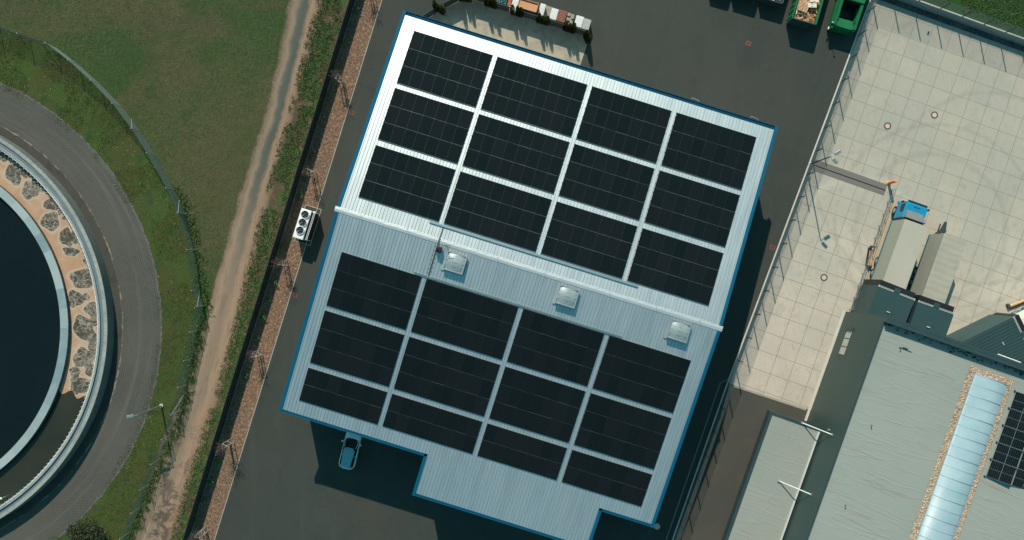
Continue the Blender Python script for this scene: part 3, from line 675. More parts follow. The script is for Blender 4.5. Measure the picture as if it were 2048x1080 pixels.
for i, (x, y, w) in enumerate(spots):
    p = G(x, y, 2.2); p.z = 0.02
    la, lb = 'bare reddish young tree ' + w, 'pale triangular tree stakes ' + w
    rz = [0.3,0.75,0.1,0.5,0.9,0.2,0.6][i]
    if i == 0:
        tree0.location = p + Vector((-.03,.02,0)); tree0['label'] = la; stk0.location = p; stk0['label'] = lb; stk0.rotation_euler.z = rz
    else:
        dup(tree0, p + Vector((-.03,.02,0)), rz*4, la, scale=[1,.95,1.05,.9,1.1,1,1][i]); dup(stk0, p, rz, lb)
def make_plant():
    o = thing('bed_plant', '', 'plant', (0,0,0), 0, 'small green plants along the black fence')
    b = MB()
    for k in range(7):
        a_ = k*0.9+random.random()*.4; l = .28+.2*random.random(); b.tube((0,0,0),(math.cos(a_)*l, math.sin(a_)*l, .35+.25*random.random()),0.012,4,0.005)
    b.build('stem', M['bark'], o)
    b = MB(); pts = []
    for k in range(60):
        a_ = random.random()*6.28; r_ = .42*math.sqrt(random.random()); pts.append((math.cos(a_)*r_, math.sin(a_)*r_, .3+.35*random.random()))
    leaf_cloud(b, pts, 0.15, up=1.5); b.build('foliage', M['leaf_plant'], o)
    return o
pl0 = make_plant()
ps = [(708,19),(699,51),(685,84),(668,128),(653,190),(641,222),(623,306),(607,353),(596,390),(563,490),(546,566),(533,600),(523,634),(511,674),(487,750),(476,779),(464,810),(453,850),(429,922),(417,962),(404,1000),(391,1035)]
for i, (x, y) in enumerate(ps):
    p = G(x+3, y, .3); p.z = .02; sc = .6+.5*random.random()
    lb = 'small green shrub sprouting in the shadow of the black fence'
    if i == 0: pl0.location = p; pl0['label'] = lb
    else: dup(pl0, p, random.random()*6, lb, scale=sc)

# chiller on its pad
ca = math.radians(-17.5); cc = G(602,446,2.2)
ch = thing('chiller_unit', 'white rooftop style chiller with three black fans beside the bark bed', 'chiller', (cc.x+.12, cc.y-.1, 0.04), ca)
b = MB(); b.rbox((0,0,1.22),1.12,3.2,1.95,0.03); b.build('casing', M['white'], ch)
b = MB()
for y in np.linspace(-1.1,1.35,7): b.box(0.565,0.60,y-.14,y+.14,.5,1.95)
b.build('coil_grille', M['black'], ch)
for k, y in enumerate((1.05,0.17,-0.71)):
    f = MB(); f.lathe([(0.44,2.19),(0.44,2.34),(0.40,2.34),(0.40,2.2)], 28); f.v = [(x_+.02, y_+y, z_) for x_,y_,z_ in f.v]; fr = f.build('fan', M['white'], ch)
    f = MB(); f.cyl(.02,y,0.40,2.2,2.22,24); f.build('fan_well', M['black'], fr)
    f = MB(); f.cyl(.02,y,0.09,2.22,2.31,12,0)
    for q in range(5):
        a_ = q*1.2566; f.add([(.02+.07*math.cos(a_),y+.07*math.sin(a_),2.24),(.02+.38*math.cos(a_-.35),y+.38*math.sin(a_-.35),2.24),(.02+.38*math.cos(a_+.3),y+.38*math.sin(a_+.3),2.29),(.02+.07*math.cos(a_+.5),y+.07*math.sin(a_+.5),2.28)],[(0,1,2,3)])
    f.build('fan_blades', plain('fan_blade_grey', (0.05,0.055,0.065), 0.4), fr)
b = MB()
for x in (.80,.93): b.tube((x,-1.5,1.98),(x,1.5,1.98),0.028,8); b.tube((x,1.5,.3),(x,1.5,1.98),0.03,8); b.tube((x,-1.5,.3),(x,-1.5,1.98),0.03,8)
b.rbox((.80,1.56,1.9),.3,.16,.14,.03)
b.build('pipework', M['white'], ch)
b = MB(); b.rbox((.78,0,1.05),.34,2.95,1.75,.03); b.build('coil_bank', M['black'], ch)
b = MB(); b.box(-.45,.45,-1.5,1.5,0,.25); b.build('feet', M['darksteel'], ch)
pad = thing('chiller_pad', 'dark gravelled concrete plinth under the white chiller', 'plinth', (cc.x+.3, cc.y-.2, 0), ca)
b = MB(); b.box(-.95,.72,-1.95,2.05,0.0,0.035); b.build('gravel_bed', M['asphalt'], pad)
b = MB()
for x0,x1,y0,y1 in ((-1.03,-.95,-2.03,2.13),(.72,.80,-2.03,2.13),(-.95,.72,-2.03,-1.95),(-.95,.72,2.05,2.13)): b.box(x0,x1,y0,y1,0,.07)
b.build('edging', M['kerb'], pad)
# ================================================================== THE WAREHOUSE
WO, WR = Vector((1.62, 0.12, 0)), R(-17.3)
WM = Matrix.Translation(WO) @ Matrix.Rotation(WR, 4, 'Z')
SL = 0.106; ZR = 10.0; SA = math.atan(SL)
def rz_(v): return ZR - SL*abs(v)
wh = thing('warehouse', 'large warehouse with pale ribbed metal roof and blue edge trim', 'warehouse', WO, WR)
def slope_box(b, u0, u1, v0, v1, d0, d1, mi=0):
    b.hexa([(u0,v0,rz_(v0)+d0),(u1,v0,rz_(v0)+d0),(u1,v1,rz_(v1)+d0),(u0,v1,rz_(v1)+d0),
            (u0,v0,rz_(v0)+d1),(u1,v0,rz_(v0)+d1),(u1,v1,rz_(v1)+d1),(u0,v1,rz_(v1)+d1)], mi)
UX, VN, VS, NU0, NU1, NV = 19.12, 20.36, -20.5, -4.05, 13.75, -24.65
b = MB(); slope_box(b, -UX, UX, 0, VN, -.18, 0); b.build('roof', M['roof'], wh)
b = MB(); slope_box(b, -UX, UX, VS, 0, -.18, 0); slope_box(b, NU0, NU1, NV, VS, -.18, 0); b.build('roof', M['roof'], wh)
b = MB(); b2 = MB()
for i in range(-57, 58):
    u = i*0.333
    slope_box(b, u-.014, u+.014, .26, VN-.02, -.01, .036)
    slope_box(b2, u-.014, u+.014, (NV if NU0 < u < NU1 else VS)+.02, -.26, -.01, .036)
b.build('roof_seam', M['seam'], wh); b2.build('roof_seam', M['seam'], wh)
# ridge cap: short overlapping sheets, slightly crumpled
b = MB(); n = 150; vs = [-.27,-.255,-.10,0,.10,.255,.27]
for i in range(n+1):
    u = lerp(-19.58, 19.55, i/n); w = .012*math.sin(u*1.9)+.014*(random.random()-.5)
    for k, v in enumerate(vs):
        z = rz_(v) + (.045 if abs(v) < .27 else .0)
        b.v.append((u, v+w*.8, z+ .006*(random.random()-.5)))
for i in range(n):
    for k in range(6):
        q = i*7+k; b.f.append((q, q+7, q+8, q+1)); b.m.append(0)
b.build('ridge_cap', M['ridge'], wh, smooth=False)
for a_ in ((-19.44,-19.12,.29,20.78),(-19.44,-19.12,-20.82,-.29),(19.12,19.44,.29,20.78),(19.12,19.44,-20.82,-.29),(-4.37,-4.05,-24.95,-20.82),(13.75,14.07,-24.95,-20.82)):
    b = MB(); slope_box(b, *a_, -.42, .06); b.build('verge_trim', M['blue'], wh)
def gutter(u0, u1, v, s):
    z = rz_(v) - .02
    b = MB(); b.box(u0,u1,v-.20,v-.165,z-.2,z+.03); b.box(u0,u1,v+.165,v+.20,z-.2,z+.03); b.box(u0,u1,v-.165,v+.165,z-.2,z-.16); b.box(u0,u1,v-.165,v+.165,z-.16,z-.06,1)
    for u in np.arange(u0+.3, u1, .667): b.box(u-.012,u+.012,v-.2,v+.2,z+.03,z+.036,2)
    return b.build('gutter', [M['blue'], M['bluedark'], M['blue']], wh)
gutter(-19.12, 19.12, 20.57, 1)
def fascia(u0, u1, v):
    z = rz_(v)
    b = MB(); b.box(u0,u1,v-.14,v+.14,z-.32,z+.02); b.box(u0,u1,v-.05,v+.08,z+.02,z+.026,1); b.build('gutter', [M['blue'], M['bluedark']], wh)
fascia(-19.12, -4.37, -20.64); fascia(14.07, 19.12, -20.64); fascia(-4.05, 13.75, -24.79)
b = MB(); zt = rz_(20.2)-.3
b.box(-18.9,18.9,20.0,20.2,0,zt); b.box(-18.9,-5.2,-20.25,-20.05,0,zt); b.box(14.9,18.9,-20.25,-20.05,0,zt); b.box(-4.0,13.7,-24.4,-24.2,0,rz_(24.4)-.3)
b.box(-4.0,-3.8,-24.2,-20.05,0,rz_(24.3)-.3); b.box(13.5,13.7,-24.2,-20.05,0,rz_(24.3)-.3); b.box(-5.2,-4.0,-20.25,-20.05,0,zt); b.box(13.7,14.9,-20.25,-20.05,0,zt)
for s in (-1, 1):
    x0, x1 = sorted((s*18.9, s*18.7)); zr = ZR-.25
    b.add([(x0,-20.05,0),(x1,-20.05,0),(x1,20.0,0),(x0,20.0,0),(x0,-20.05,zt),(x1,-20.05,zt),(x1,20.0,zt),(x0,20.0,zt),(x0,0,zr),(x1,0,zr)],
          [(0,3,2,1),(0,4,8,7,3),(1,2,6,9,5),(4,5,9,8),(8,9,6,7),(0,1,5,4),(2,3,7,6)])
b.build('wall', M['cladding'], wh)
for u in (-15.5, -9.5):
    d = MB(); d.box(u-1.8,u+1.8,-20.30,-20.25,0.05,4.4)
    for z in np.arange(.4,4.4,.5): d.box(u-1.8,u+1.8,-20.315,-20.30,z,z+.03)
    d.build('roller_door', M['white'], wh)
for v in (-12,-2,8):
    d = MB(); d.box(18.9,18.95,v-1.8,v+1.8,0.05,4.4)
    for z in np.arange(.4,4.4,.5): d.box(18.95,18.965,v-1.8,v+1.8,z,z+.03)
    d.build('roller_door', M['white'], wh)
b = MB(); b.box(-17.4,-13.6,-21.45,-20.30,4.55,4.68); b.box(-17.4,-13.6,-21.47,-21.45,4.45,4.70); b.build('door_canopy', M['docksky'], wh)
# roof lights
M['railgrey2'] = plain('roof_light_flashing', (0.34,0.38,0.38), 0.5, 0.5)
for u, v in ((-6.95,-1.55),(4.30,-1.45),(15.55,-1.43)):
    z = rz_(v)
    f = MB(); f.box(u-.95,u+.95,v-.86,v+.86,z-.25,z+.42)
    f.box(u-1.0,u+1.0,v-.92,v-.80,z+.42,z+.56,1); f.box(u-1.0,u+1.0,v+.80,v+.92,z+.42,z+.56,1); f.box(u-1.0,u-.88,v-.80,v+.80,z+.42,z+.56,1); f.box(u+.88,u+1.0,v-.80,v+.80,z+.42,z+.56,1)
    f.box(u-1.16,u+1.12,v-1.05,v+1.12,z-.12,z+.035 if v < 0 else z,2)
    fr = f.build('skylight', [M['tray'], M['alu'], M['railgrey2']], wh)
    d = MB(); nn_ = 10; vs_ = []
    for i in range(nn_+1):
        tv = lerp(-.80,.80,i/nn_); zz = z+.50+.17*math.sin(math.pi*i/nn_)
        vs_ += [(u-.88,v+tv,zz-.10),(u-.5,v+tv,zz+.02),(u,v+tv,zz+.05),(u+.5,v+tv,zz+.02),(u+.88,v+tv,zz-.10)]
    d.add(vs_, [(i*5+k,i*5+k+1,i*5+k+6,i*5+k+5) for i in range(nn_) for k in range(4)]); d.build('dome', M['dome'], fr, smooth=True)
    d = MB()
    for tv in (-.42,-.02,.38,.62): 
        zz = z+.50+.17*math.sin(math.pi*(tv+.8)/1.6); d.tube((u-.88,v+tv,zz-.07),(u,v+tv,zz+.07),.014,4); d.tube((u,v+tv,zz+.07),(u+.88,v+tv,zz-.07),.014,4)
    d.build('glazing_bar', M['tray'], fr)
b = MB(); slope_box(b, -10.5, 10.55, 1.40, 1.60, .05, .15); slope_box(b, -10.5, 10.55, -3.74, -3.56, .05, .15)
b.build('cable_tray', M['tray'], wh)
b = MB(); slope_box(b, -9.12,-9.04,-3.55,-.42,.03,.10); slope_box(b, -9.12,-9.04,.42,1.4,.03,.10); b.box(-9.12,-9.04,-.42,.42,10.16,10.22)
for v in np.arange(-3.3,-.5,.45): slope_box(b, -9.30,-9.25,v,v+.06,.03,.08); slope_box(b,-8.96,-8.91,v+.2,v+.26,.03,.08)
b.build('cable_conduit', M['darksteel'], wh)
b = MB(); b.rbox((-8.80,-.80,10.4),.55,.62,.62,.08); b.tube((-8.95,-.75,10.6),(-8.95,-.75,10.95),.10,10); b.tube((-8.72,-.95,10.6),(-8.72,-.95,10.9),.08,10); b.build('cable_inlet', M['black'], wh)
b = MB(); b.tube((-8.05,-.45,9.9),(-8.15,-.2,11.6),.025,6); b.tube((-8.55,-.30,11.55),(-7.75,-.12,11.55),.02,5)
for u in (-8.5,-8.3,-8.0,-7.8): b.tube((u,-.35,11.55),(u,-.02,11.55),.012,4)
b.build('antenna', M['darksteel'], wh)
b = MB()
for u in (-17.0,-12.3,-3.2,1.6,8.1,12.8,17.2): b.tube((u,.22,10.0),(u-.06,.25,10.75),.012,5); b.tube((u,.22,10.05),(u+.02,-.3,10.02),.01,4)
b.build('lightning_rod', M['steel'], wh)
b = MB()
for u in (10.9, 17.0): b.tube((u-.45,20.78,7.75),(u-.45,21.0,7.8),.02,5); b.tube((u-.45,21.0,7.8),(u+.3,20.92,7.8),.02,5); b.tube((u+.3,20.92,7.8),(u+.3,20.78,7.75),.02,5)
b.build('gutter_bracket', M['steel'], wh)

# ---- solar arrays: every block of panels a thing, every panel a part
PB = MB(); PB.box(-.564,.564,-.5,.5,-.032,0.0,0); PB.box(-.552,.552,-.4935,.4935,0.0,.0025,1)
pm = None; M['railgrey'] = plain('panel_rail_grey', (0.24,0.27,0.27), 0.5, 0.5)
cols = [(-17.76,7,1.157),(-9.14,8,1.160),(0.66,7,1.170),(9.40,7,1.172)]
rows_u = [(19.07,13.57,3),(13.02,7.68,3),(7.06,1.74,3)]
rows_l = [(-3.80,-9.25,3),(-9.75,-15.15,3),(-15.68,-19.10,2)]
cn = ['first', 'second', 'third', 'last']
def array(u0, nc, pu, va, vb, nr, label, group):
    global pm
    s = 1 if va > 0 else -1
    Rx = Matrix.Rotation(-SA*s, 4, 'X'); vm = (va+vb)/2
    o = thing('solar_array', label, 'solar array', group=group)
    o.matrix_world = WM @ Matrix.Translation((u0, vm, rz_(vm))) @ Rx
    Lr = abs(va-vb)/math.cos(SA); pr = Lr/nr
    for r in range(nr):
        for c in range(nc):
            x = (c+.5)*pu; y = Lr/2-(r+.5)*pr
            if pm is None:
                q = PB.build('solar_panel', [M['pvframe'], M['pv']], o); pm = q.data
            else:
                q = bpy.data.objects.new('solar_panel', pm); COL.objects.link(q); q.parent = o
            q.location = (x, y, .125); q.scale = ((pu-.002)/1.128, pr-.024, 1)
            q.rotation_euler = (random.gauss(0,.0025), random.gauss(0,.0025), 0)
    b = MB()
    for r in range(nr+1):
        y = Lr/2-r*pr; e = .0
        b.box(-.05, nc*pu+.05, y-.014, y+.014, .045, .110)
    for r in range(nr):
        for e in (.25,.75):
            y = Lr/2-(r+e)*pr; b.box(-.07, nc*pu+.07, y-.03, y+.03, .045, .088)
    b.build('mounting_rail', M['railgrey'], o)
    return o
for ri, (va, vb, nr) in enumerate(rows_u):
    for ci, (u0, nc, pu) in enumerate(cols):
        rn = ['along the blue north gutter','in middle row of bright slope','just above the ridge cap'][ri]
        array(u0, nc, pu, va, vb, nr, f'black solar array {rn}, {cn[ci]} from chiller side', 'solar arrays on the bright north slope')
for ri, (va, vb, nr) in enumerate(rows_l):
    for ci, (u0, nc, pu) in enumerate(cols):
        rn = ['below the three roof lights','in middle row of shaded slope','in shallow row by south eaves'][ri]
        array(u0, nc, pu, va, vb, nr, f'black solar array {rn}, {cn[ci]} from chiller side', 'solar arrays on the shaded south slope')

# ---- parked car by the south wall
def ring_loft(b, rings, mi=0, cap=True):
    n = len(rings[0]); base = len(b.v)
    for r in rings: b.v += [tuple(p) for p in r]
    for k in range(len(rings)-1):
        for i in range(n):
            b.f.append((base+k*n+i, base+k*n+(i+1)%n, base+(k+1)*n+(i+1)%n, base+(k+1)*n+i)); b.m.append(mi)
    if cap: b.f.append(tuple(base+(len(rings)-1)*n+i for i in range(n))); b.m.append(mi); b.f.append(tuple(base+i for i in range(n))[::-1]); b.m.append(mi)
def outline(y0, y1, w0, w1, rr, n=9):      # rounded car-like plan, rear y0 (half width w0), front y1 (half width w1)
    pts = []
    for cx, cy, s0 in ((w1-rr, y1-rr, 0), (-(w1-rr), y1-rr, 90), (-(w0-rr), y0+rr, 180), (w0-rr, y0+rr, 270)):
        for i in range(n+1):
            a_ = R(s0+90*i/n); pts.append((cx+rr*math.cos(a_), cy+rr*math.sin(a_)))
    return pts
cp = G(703.5,895)
car = thing('parked_car', 'white hatchback with blue grey roof parked nose in against the warehouse in its shadow', 'car', cp, R(-13.5))
b = MB(); rg = []
for z, sh, f0, f1 in ((.22,.06,.1,.1),(.45,.0,0,0),(.70,.0,0,.02),(.86,.03,.03,.12),(.95,.08,.08,.3),(1.0,.15,.16,.6)):
    rg.append([(x,y,z) for x,y in outline(-2.2+f0, 2.1-f1, .90-sh, .86-sh, .62-sh*.6)])
ring_loft(b, rg); b.build('body', M['carpaint'], car, smooth=False)
b = MB(); ring_loft(b, [[(x,y,.98) for x,y in outline(-2.06,1.25,.77,.78,.5)], [(x,y,1.47) for x,y in outline(-1.80,.35,.56,.60,.34)]]); b.build('window_glass', M['glass'], car)
b = MB(); ring_loft(b, [[(x,y,1.45) for x,y in outline(-1.93,.30,.53,.62,.38)],[(x,y,1.51) for x,y in outline(-1.88,.26,.50,.59,.36)],[(x,y,1.535) for x,y in outline(-1.55,-.05,.34,.42,.25)]]); b.tube((0,-1.35,1.53),(0.0,-1.52,1.60),.025,5,mi=1); b.build('roof', [plain('blue_grey_car_roof', (0.17,0.36,0.42), 0.3, var=0.03), M['black']], car)
for s in (-1,1):
    for p_, q_, r_ in (((s*.63,.30,1.45),(s*.76,1.1,.98),.03),((s*.50,-1.72,1.44),(s*.66,-1.98,1.0),.05),((s*.64,-.6,1.46),(s*.79,-.55,1.0),.03)):
        b = MB(); b.tube(p_,q_,r_,6); b.build('roof_pillar', M['carpaint'], car)
for s in (-1,1):
    b = MB(); b.rbox((s*.98,.72,1.0),.24,.16,.15,.04); b.build('door_mirror', M['carpaint'], car)
    b = MB(); b.rbox((s*.68,-2.02,.86),.2,.16,.18,.04); b.build('tail_light', M['redlight'], car)
    b = MB(); b.rbox((s*.62,1.98,.72),.36,.2,.14,.04); b.build('headlight', M['dome'], car)
    for y in (-1.3,1.3):
        b = MB(); b.tube((s*.70,y,.32),(s*.90,y,.32),.32,18); w_ = b.build('wheel', M['rubber'], car)
        b = MB(); b.tube((s*.89,y,.32),(s*.908,y,.32),.2,14); b.build('rim', M['steel'], w_)
b = MB(); b.box(-.26,.26,-2.17,-2.14,.62,.74); b.build('number_plate', M['white'], car)

# ---- stone patio with screens, thujas and goods along the north side
b = MB(); b.sheet([G(*p) for p in ((848,38),(928,-3),(944,-6),(1183,70),(1178,78),(1160,132),(1150,170),(1000,130),(850,80))], 0.014)
struct(b.build('patio', M['patio']))
b = MB()
segs = [((838,48),(869,28),'beside the warehouse corner'),((890,16),(919,1.5),'left of the back corner thujas'),((946,-1),(971,7),'right of the back corner thujas'),((993,16.5),(1023,25.5),'in front of the teal crate'),
        ((1044,32),(1075,42),'in front of the orange timber crate'),((1097,49),(1128,58.5),'in front of the red striped timber'),((1147,64),(1173,72.5),'in front of the outermost pale pallet')]
for p, q, w in segs:
    P, Q = G(*p), G(*q); d = (Q-P).normalized()
    o = thing('screen_panel', 'dark grey privacy screen panel '+w, 'screen', P, math.atan2(d.y,d.x), 'screen panels round the patio'); L = (Q-P).length
    b = MB(); b.box(0.06,L-.06,-.025,.025,.06,1.78)
    for z in np.arange(.25,1.7,.2): b.box(.06,L-.06,-.031,-.025,z,z+.02)
    b.build('panel', M['screen'], o)
    for x in (0, L):
        b = MB(); b.box(x-.05,x+.05,-.05,.05,0,1.84); b.build('post', M['darksteel'], o)
def make_thuja():
    o = thing('thuja_tree', '', 'thuja', (0,0,0), 0, 'cone thujas between the screen panels')
    b = MB(); b.tube((0,0,0),(0,0,2.1),.05,6,.01); b.build('trunk', M['bark'], o)
    pts = []
    for _ in range(1500):
        z = 2.45*(1-math.sqrt(1-random.random()*.97)); r = .27*(1-z/2.5)**.7*(.75+.35*random.random()) * (1 if z > .25 else .6+1.6*z); a_ = random.random()*6.28
        pts.append((r*math.cos(a_), r*math.sin(a_), .12+z))
    b = MB()
    for p in pts:
        p = Vector(p); d = Vector((p.x,p.y,0)).normalized() if p.xy.length > 1e-3 else Vector((1,0,0)); c = Vector((-d.y,d.x,0)); s = .06+.05*random.random()
        up = (Vector((0,0,1))+d*.35+c*random.gauss(0,.4)).normalized(); b.add([p-c*s*.4, p+c*s*.4+d*.02, p+up*s*1.7], [(0,1,2)])
    b.build('crown', M['leaf_thuja'], o); return o
th0 = make_thuja(); first = True
grp = [((880,22),3,150,'beside the warehouse corner panel'),((932,0),3,175,'at the back corner of the patio'),((982,11.5),3,-17,'left of the panel with the teal crate'),((1034,28.5),3,-17,'below the white stack by the orange crate'),((1086,45),3,-17,'below the low beige slab'),((1138,61),3,-17,'below the rough beige stone'),((1173,80),2,-70,'at the outer patio corner')]
for (px, py), n, an, w in grp:
    c = G(px, py); d = Vector((math.cos(R(an)), math.sin(R(an)), 0))
    pb_ = thing('planter_box', 'low dark planter box holding thujas '+w, 'planter', c, R(an), 'dark planter boxes round the patio')
    b = MB(); l = .42*n; b.box(-l/2,l/2,-.24,-.20,0,.38); b.box(-l/2,l/2,.20,.24,0,.38); b.box(-l/2,-l/2+.04,-.2,.2,0,.38); b.box(l/2-.04,l/2,-.2,.2,0,.38); b.build('box', M['black'], pb_)
    b = MB(); b.box(-l/2+.04,l/2-.04,-.2,.2,0.02,.30); b.build('soil', M['mulch'], pb_)
    for k in range(n):
        p = c + d*((k-(n-1)/2)*.46) + Vector((random.gauss(0,.03),random.gauss(0,.03),.1)); s = [1.1,.98,1.16][k%3]*(.93+.14*random.random())
        lb = 'dark green cone thuja in the planter '+w
        if first: th0.location = p; th0['label'] = lb; first = False
        else: dup(th0, p, random.random()*6, lb, scale=s)

GA = R(-16.5)
def pallet_base(o, sx, sy):
    b = MB()
    for y in np.linspace(-sy/2+.05, sy/2-.05, 3): b.box(-sx/2,sx/2,y-.05,y+.05,0,.10)
    for x in np.linspace(-sx/2+.05, sx/2-.05, 5): b.box(x-.05,x+.05,-sy/2,sy/2,.10,.125)
    b.build('pallet', M['wood'], o)
def wrapped(label, px, py, sx, sy, h, m, name='wrapped_pallet', cat='pallet', rz=GA):
    c = G(px, py, h); c.z = 0.008
    o = thing(name, label, cat, c, rz, 'goods stored behind the screens'); pallet_base(o, sx, sy)
    b = MB(); b.rbox((0,0,.13+(h-.13)/2), sx*.97, sy*.97, h-.13, .05, 2)
    for _ in range(6): x, y = (random.random()-.5)*sx*.7, (random.random()-.5)*sy*.7; b.obox((x,y), .1+.2*random.random(), .05+.12*random.random(), h-.01, h+.006+.01*random.random(), random.random()*3)
    b.build('wrapped_load', m, o); return o
wrapped('white wrapped pallet stack between teal crate and orange timber crate', 1028, 8.5, .82, 1.25, 1.45, M['offwhite'])
wrapped('white wrapped pallet just right of the orange timber crate', 1084, 19, .62, 1.3, 1.35, M['offwhite'])
wrapped('white wrapped pallet left of the red striped timber stack', 1108, 28, .78, 1.25, 1.2, M['offwhite'])
wrapped('bright white pallet beside the outermost grey pallet', 1158, 43, .88, 1.25, 1.25, M['offwhite'])
wrapped('pale grey pallet at the outer end of the stored goods', 1173, 48.5, .82, 1.2, 1.25, plain('pale_grey_wrap', (0.36,0.36,0.32), 0.6, var=0.12, scale=2))
wrapped('low flat beige slab pallet between two white pallets', 1096, 23.5, .8, 1.25, .5, M['beige'])
wrapped('orange red brick pack next to the teal crate', 1021, 3, .5, 1.1, 1.45, M['brick'])
c = G(1123,32.5,1.2); c.z = .008
o = thing('timber_stack', 'red brown striped timber stack between white pallet and beige stone', 'timber stack', c, GA, 'goods stored behind the screens'); pallet_base(o, .95, 1.2)
b = MB()
for i in range(8):
    y = -.56+i*.155; b.box(-.47,.47,y,y+.10,.13,1.2)
b.box(-.45,.45,-.55,.55,.13,1.02); b.build('planks', M['oxide'], o)
c = G(1140,37,1.2); c.z = .008
o = thing('stone_pallet', 'rough beige stone blocks piled on a pallet by the screens', 'stone pallet', c, GA, 'goods stored behind the screens'); pallet_base(o, .85, 1.3)
b = MB(); b.rbox((0,0,.55),.8,1.2,.85,.04)
for x,y,sx,sy,h in ((-.2,.38,.3,.35,.24),(.18,.30,.34,.5,.16),(-.1,-.1,.5,.3,.2),(.22,-.35,.3,.4,.22),(-.25,-.45,.28,.2,.14)): b.rbox((x,y,.97+h/2),sx,sy,h,.02)
b.build('stone_blocks', M['beige'], o)
c = G(1056,10.5,1.9); c.z = .008
o = thing('timber_crate', 'tall orange timber crate with open top frame behind the screens', 'crate', c, GA, 'goods stored behind the screens')
b = MB(); sx, sy, h = 2.1, 1.0, 1.9
b.box(-sx/2,sx/2,-.5,.28,h-.08,h-.03)
for y in (-.5,.46): b.box(-sx/2,sx/2,y,y+.05,h-.03,h+.07)
for x in (-sx/2, sx/2-.05): b.box(x,x+.05,-.45,.46,h-.03,h+.07)
b.build('top_board', M['crate'], o)
b = MB()
for x in (-sx/2, -.33, .35, sx/2-.08):
    for y in (-.5,.42): b.box(x,x+.08,y,y+.08,0,h-.08)
b.box(-sx/2,sx/2,.30,.36,h-.2,h-.08); b.box(-sx/2,sx/2,.42,.5,h-.2,h-.08); b.build('frame', M['oxide'], o)
b = MB()
for x in (-.72,-.02,.68):
    for z in (.15,.55,.95,1.3): b.rbox((x,-.02,z+.17),.58,.85,.32,.03)
b.build('packed_goods', M['offwhite'], o)
c = G(994,-7,1.3); c.z = .008
o = thing('teal_crate', 'open teal crate of mixed scraps behind the screen panel', 'crate', c, GA, 'goods stored behind the screens')
b = MB(); sx, sy, h = 2.3, 1.1, 1.25
for a0 in ((-sx/2,sx/2,-sy/2,-sy/2+.05),(-sx/2,sx/2,sy/2-.05,sy/2),(-sx/2,-sx/2+.05,-sy/2+.05,sy/2-.05),(sx/2-.05,sx/2,-sy/2+.05,sy/2-.05)): b.box(*a0,0,h)
b.box(-sx/2+.05,sx/2-.05,-sy/2+.05,sy/2-.05,0,.1); b.build('box', M['tealbox'], o)
b = MB()
for _ in range(90): b.obox(((random.random()-.5)*2.1,(random.random()-.5)*.95), .1+.3*random.random(), .06+.1*random.random(), .7, 1.0+.2*random.random(), random.random()*3, random.choice([0,0,0,1,2]))
b.build('contents', [M['tealbox'], M['offwhite'], M['brick']], o)

# ---- roll-off containers and skips in the north-east of the yard
def open_box(b, sx, sy, h, t=.07, mi=0, fl=.2):
    b.box(-sx/2,-sx/2+t,-sy/2,sy/2,.15,h,mi); b.box(sx/2-t,sx/2,-sy/2,sy/2,.15,h,mi); b.box(-sx/2+t,sx/2-t,-sy/2,-sy/2+t,.15,h,mi); b.box(-sx/2+t,sx/2-t,sy/2-t,sy/2,.15,h,mi); b.box(-sx/2+t,sx/2-t,-sy/2+t,sy/2-t,.15,fl,mi)
def skip(name, label, corner, zt, sx, sy, rz, m, ribs=True):
    # corner: plan pixel of the near right top corner at height zt
    c = G(*corner, zt); c.z = .008; Mz = Matrix.Rotation(rz, 4, 'Z'); c = c + Mz @ Vector((-sx/2, sy/2, 0))
    o = thing(name, label, 'container', c, rz, 'waste containers along the yard edge')
    b = MB(); open_box(b, sx, sy, zt); b.build('shell', m, o)
    b = MB()
    for s in (-1,1):
        for y in np.arange(-sy/2+.3, sy/2, .7): b.box(*sorted((s*sx/2, s*(sx/2+.07))), y-.05, y+.05, .2, zt-.05)
        b.box(*sorted((s*(sx/2-.02), s*(sx/2+.09))), -sy/2, sy/2, zt, zt+.07)
    b.build('rib', m, o)
    b = MB(); b.box(-sx/2, sx/2, -sy/2-.06, -sy/2, .2, zt+.06); b.box(-.07,.07,-sy/2-.10,-sy/2-.06,.2,zt-.1)
    for x in (-sx/2+.1, sx/2-.1): b.tube((x,-sy/2-.09,.3),(x,-sy/2-.09,zt),.04,6)
    b.build('shaded_rear_door', M['darksteel'], o)  # dark colour paints the shade of the end face into the door
    b = MB()
    for s in (-1,1): b.tube((s*.6-.08,-sy/2+.3,.1),(s*.6+.08,-sy/2+.3,.1),.1,10); b.tube((s*.6-.08,sy/2-.3,.1),(s*.6+.08,sy/2-.3,.1),.1,10)
    b.build('roller', M['darksteel'], o)
    return o
CR = R(-16.5)
dgrey = plain('dark_container_paint', (0.03,0.035,0.035), 0.6, var=0.2)
skip('skip_container', 'dark skip container at the top edge, farthest from the green ones', (1455,-17), 1.35, 1.9, 4.2, CR, dgrey)
skip('skip_container', 'dark skip container standing between the other dark skip and the silver filled one', (1509,-6), 1.45, 2.3, 4.4, CR, dgrey)
sk = skip('skip_container', 'dark skip container heaped with silver metal scrap', (1564,7), 1.45, 2.3, 4.4, CR, dgrey)
b = MB()
for _ in range(500): b.rbox((0,0,0),.12+.3*random.random(),.08+.2*random.random(),.05+.08*random.random(),.008,1,M=Matrix.Translation(((random.random()-.5)*2.0,(random.random()-.5)*4.1,1.0+.5*random.random()))@Matrix.Rotation(random.random()*6,4,Vector((random.random(),random.random(),1)).normalized()))
o = b.build('metal_scrap', M['metalscrap']); o.location = sk.location + Vector((0,0,.02)); o.rotation_euler = sk.rotation_euler
tag(o, 'silver metal scrap heaped in the dark skip', 'scrap', kind='stuff')
gd = skip('open_container', 'green open top container loaded with pallets and wood', (1631,49), 2.1, 2.55, 6.5, R(-16.0), M['green'])
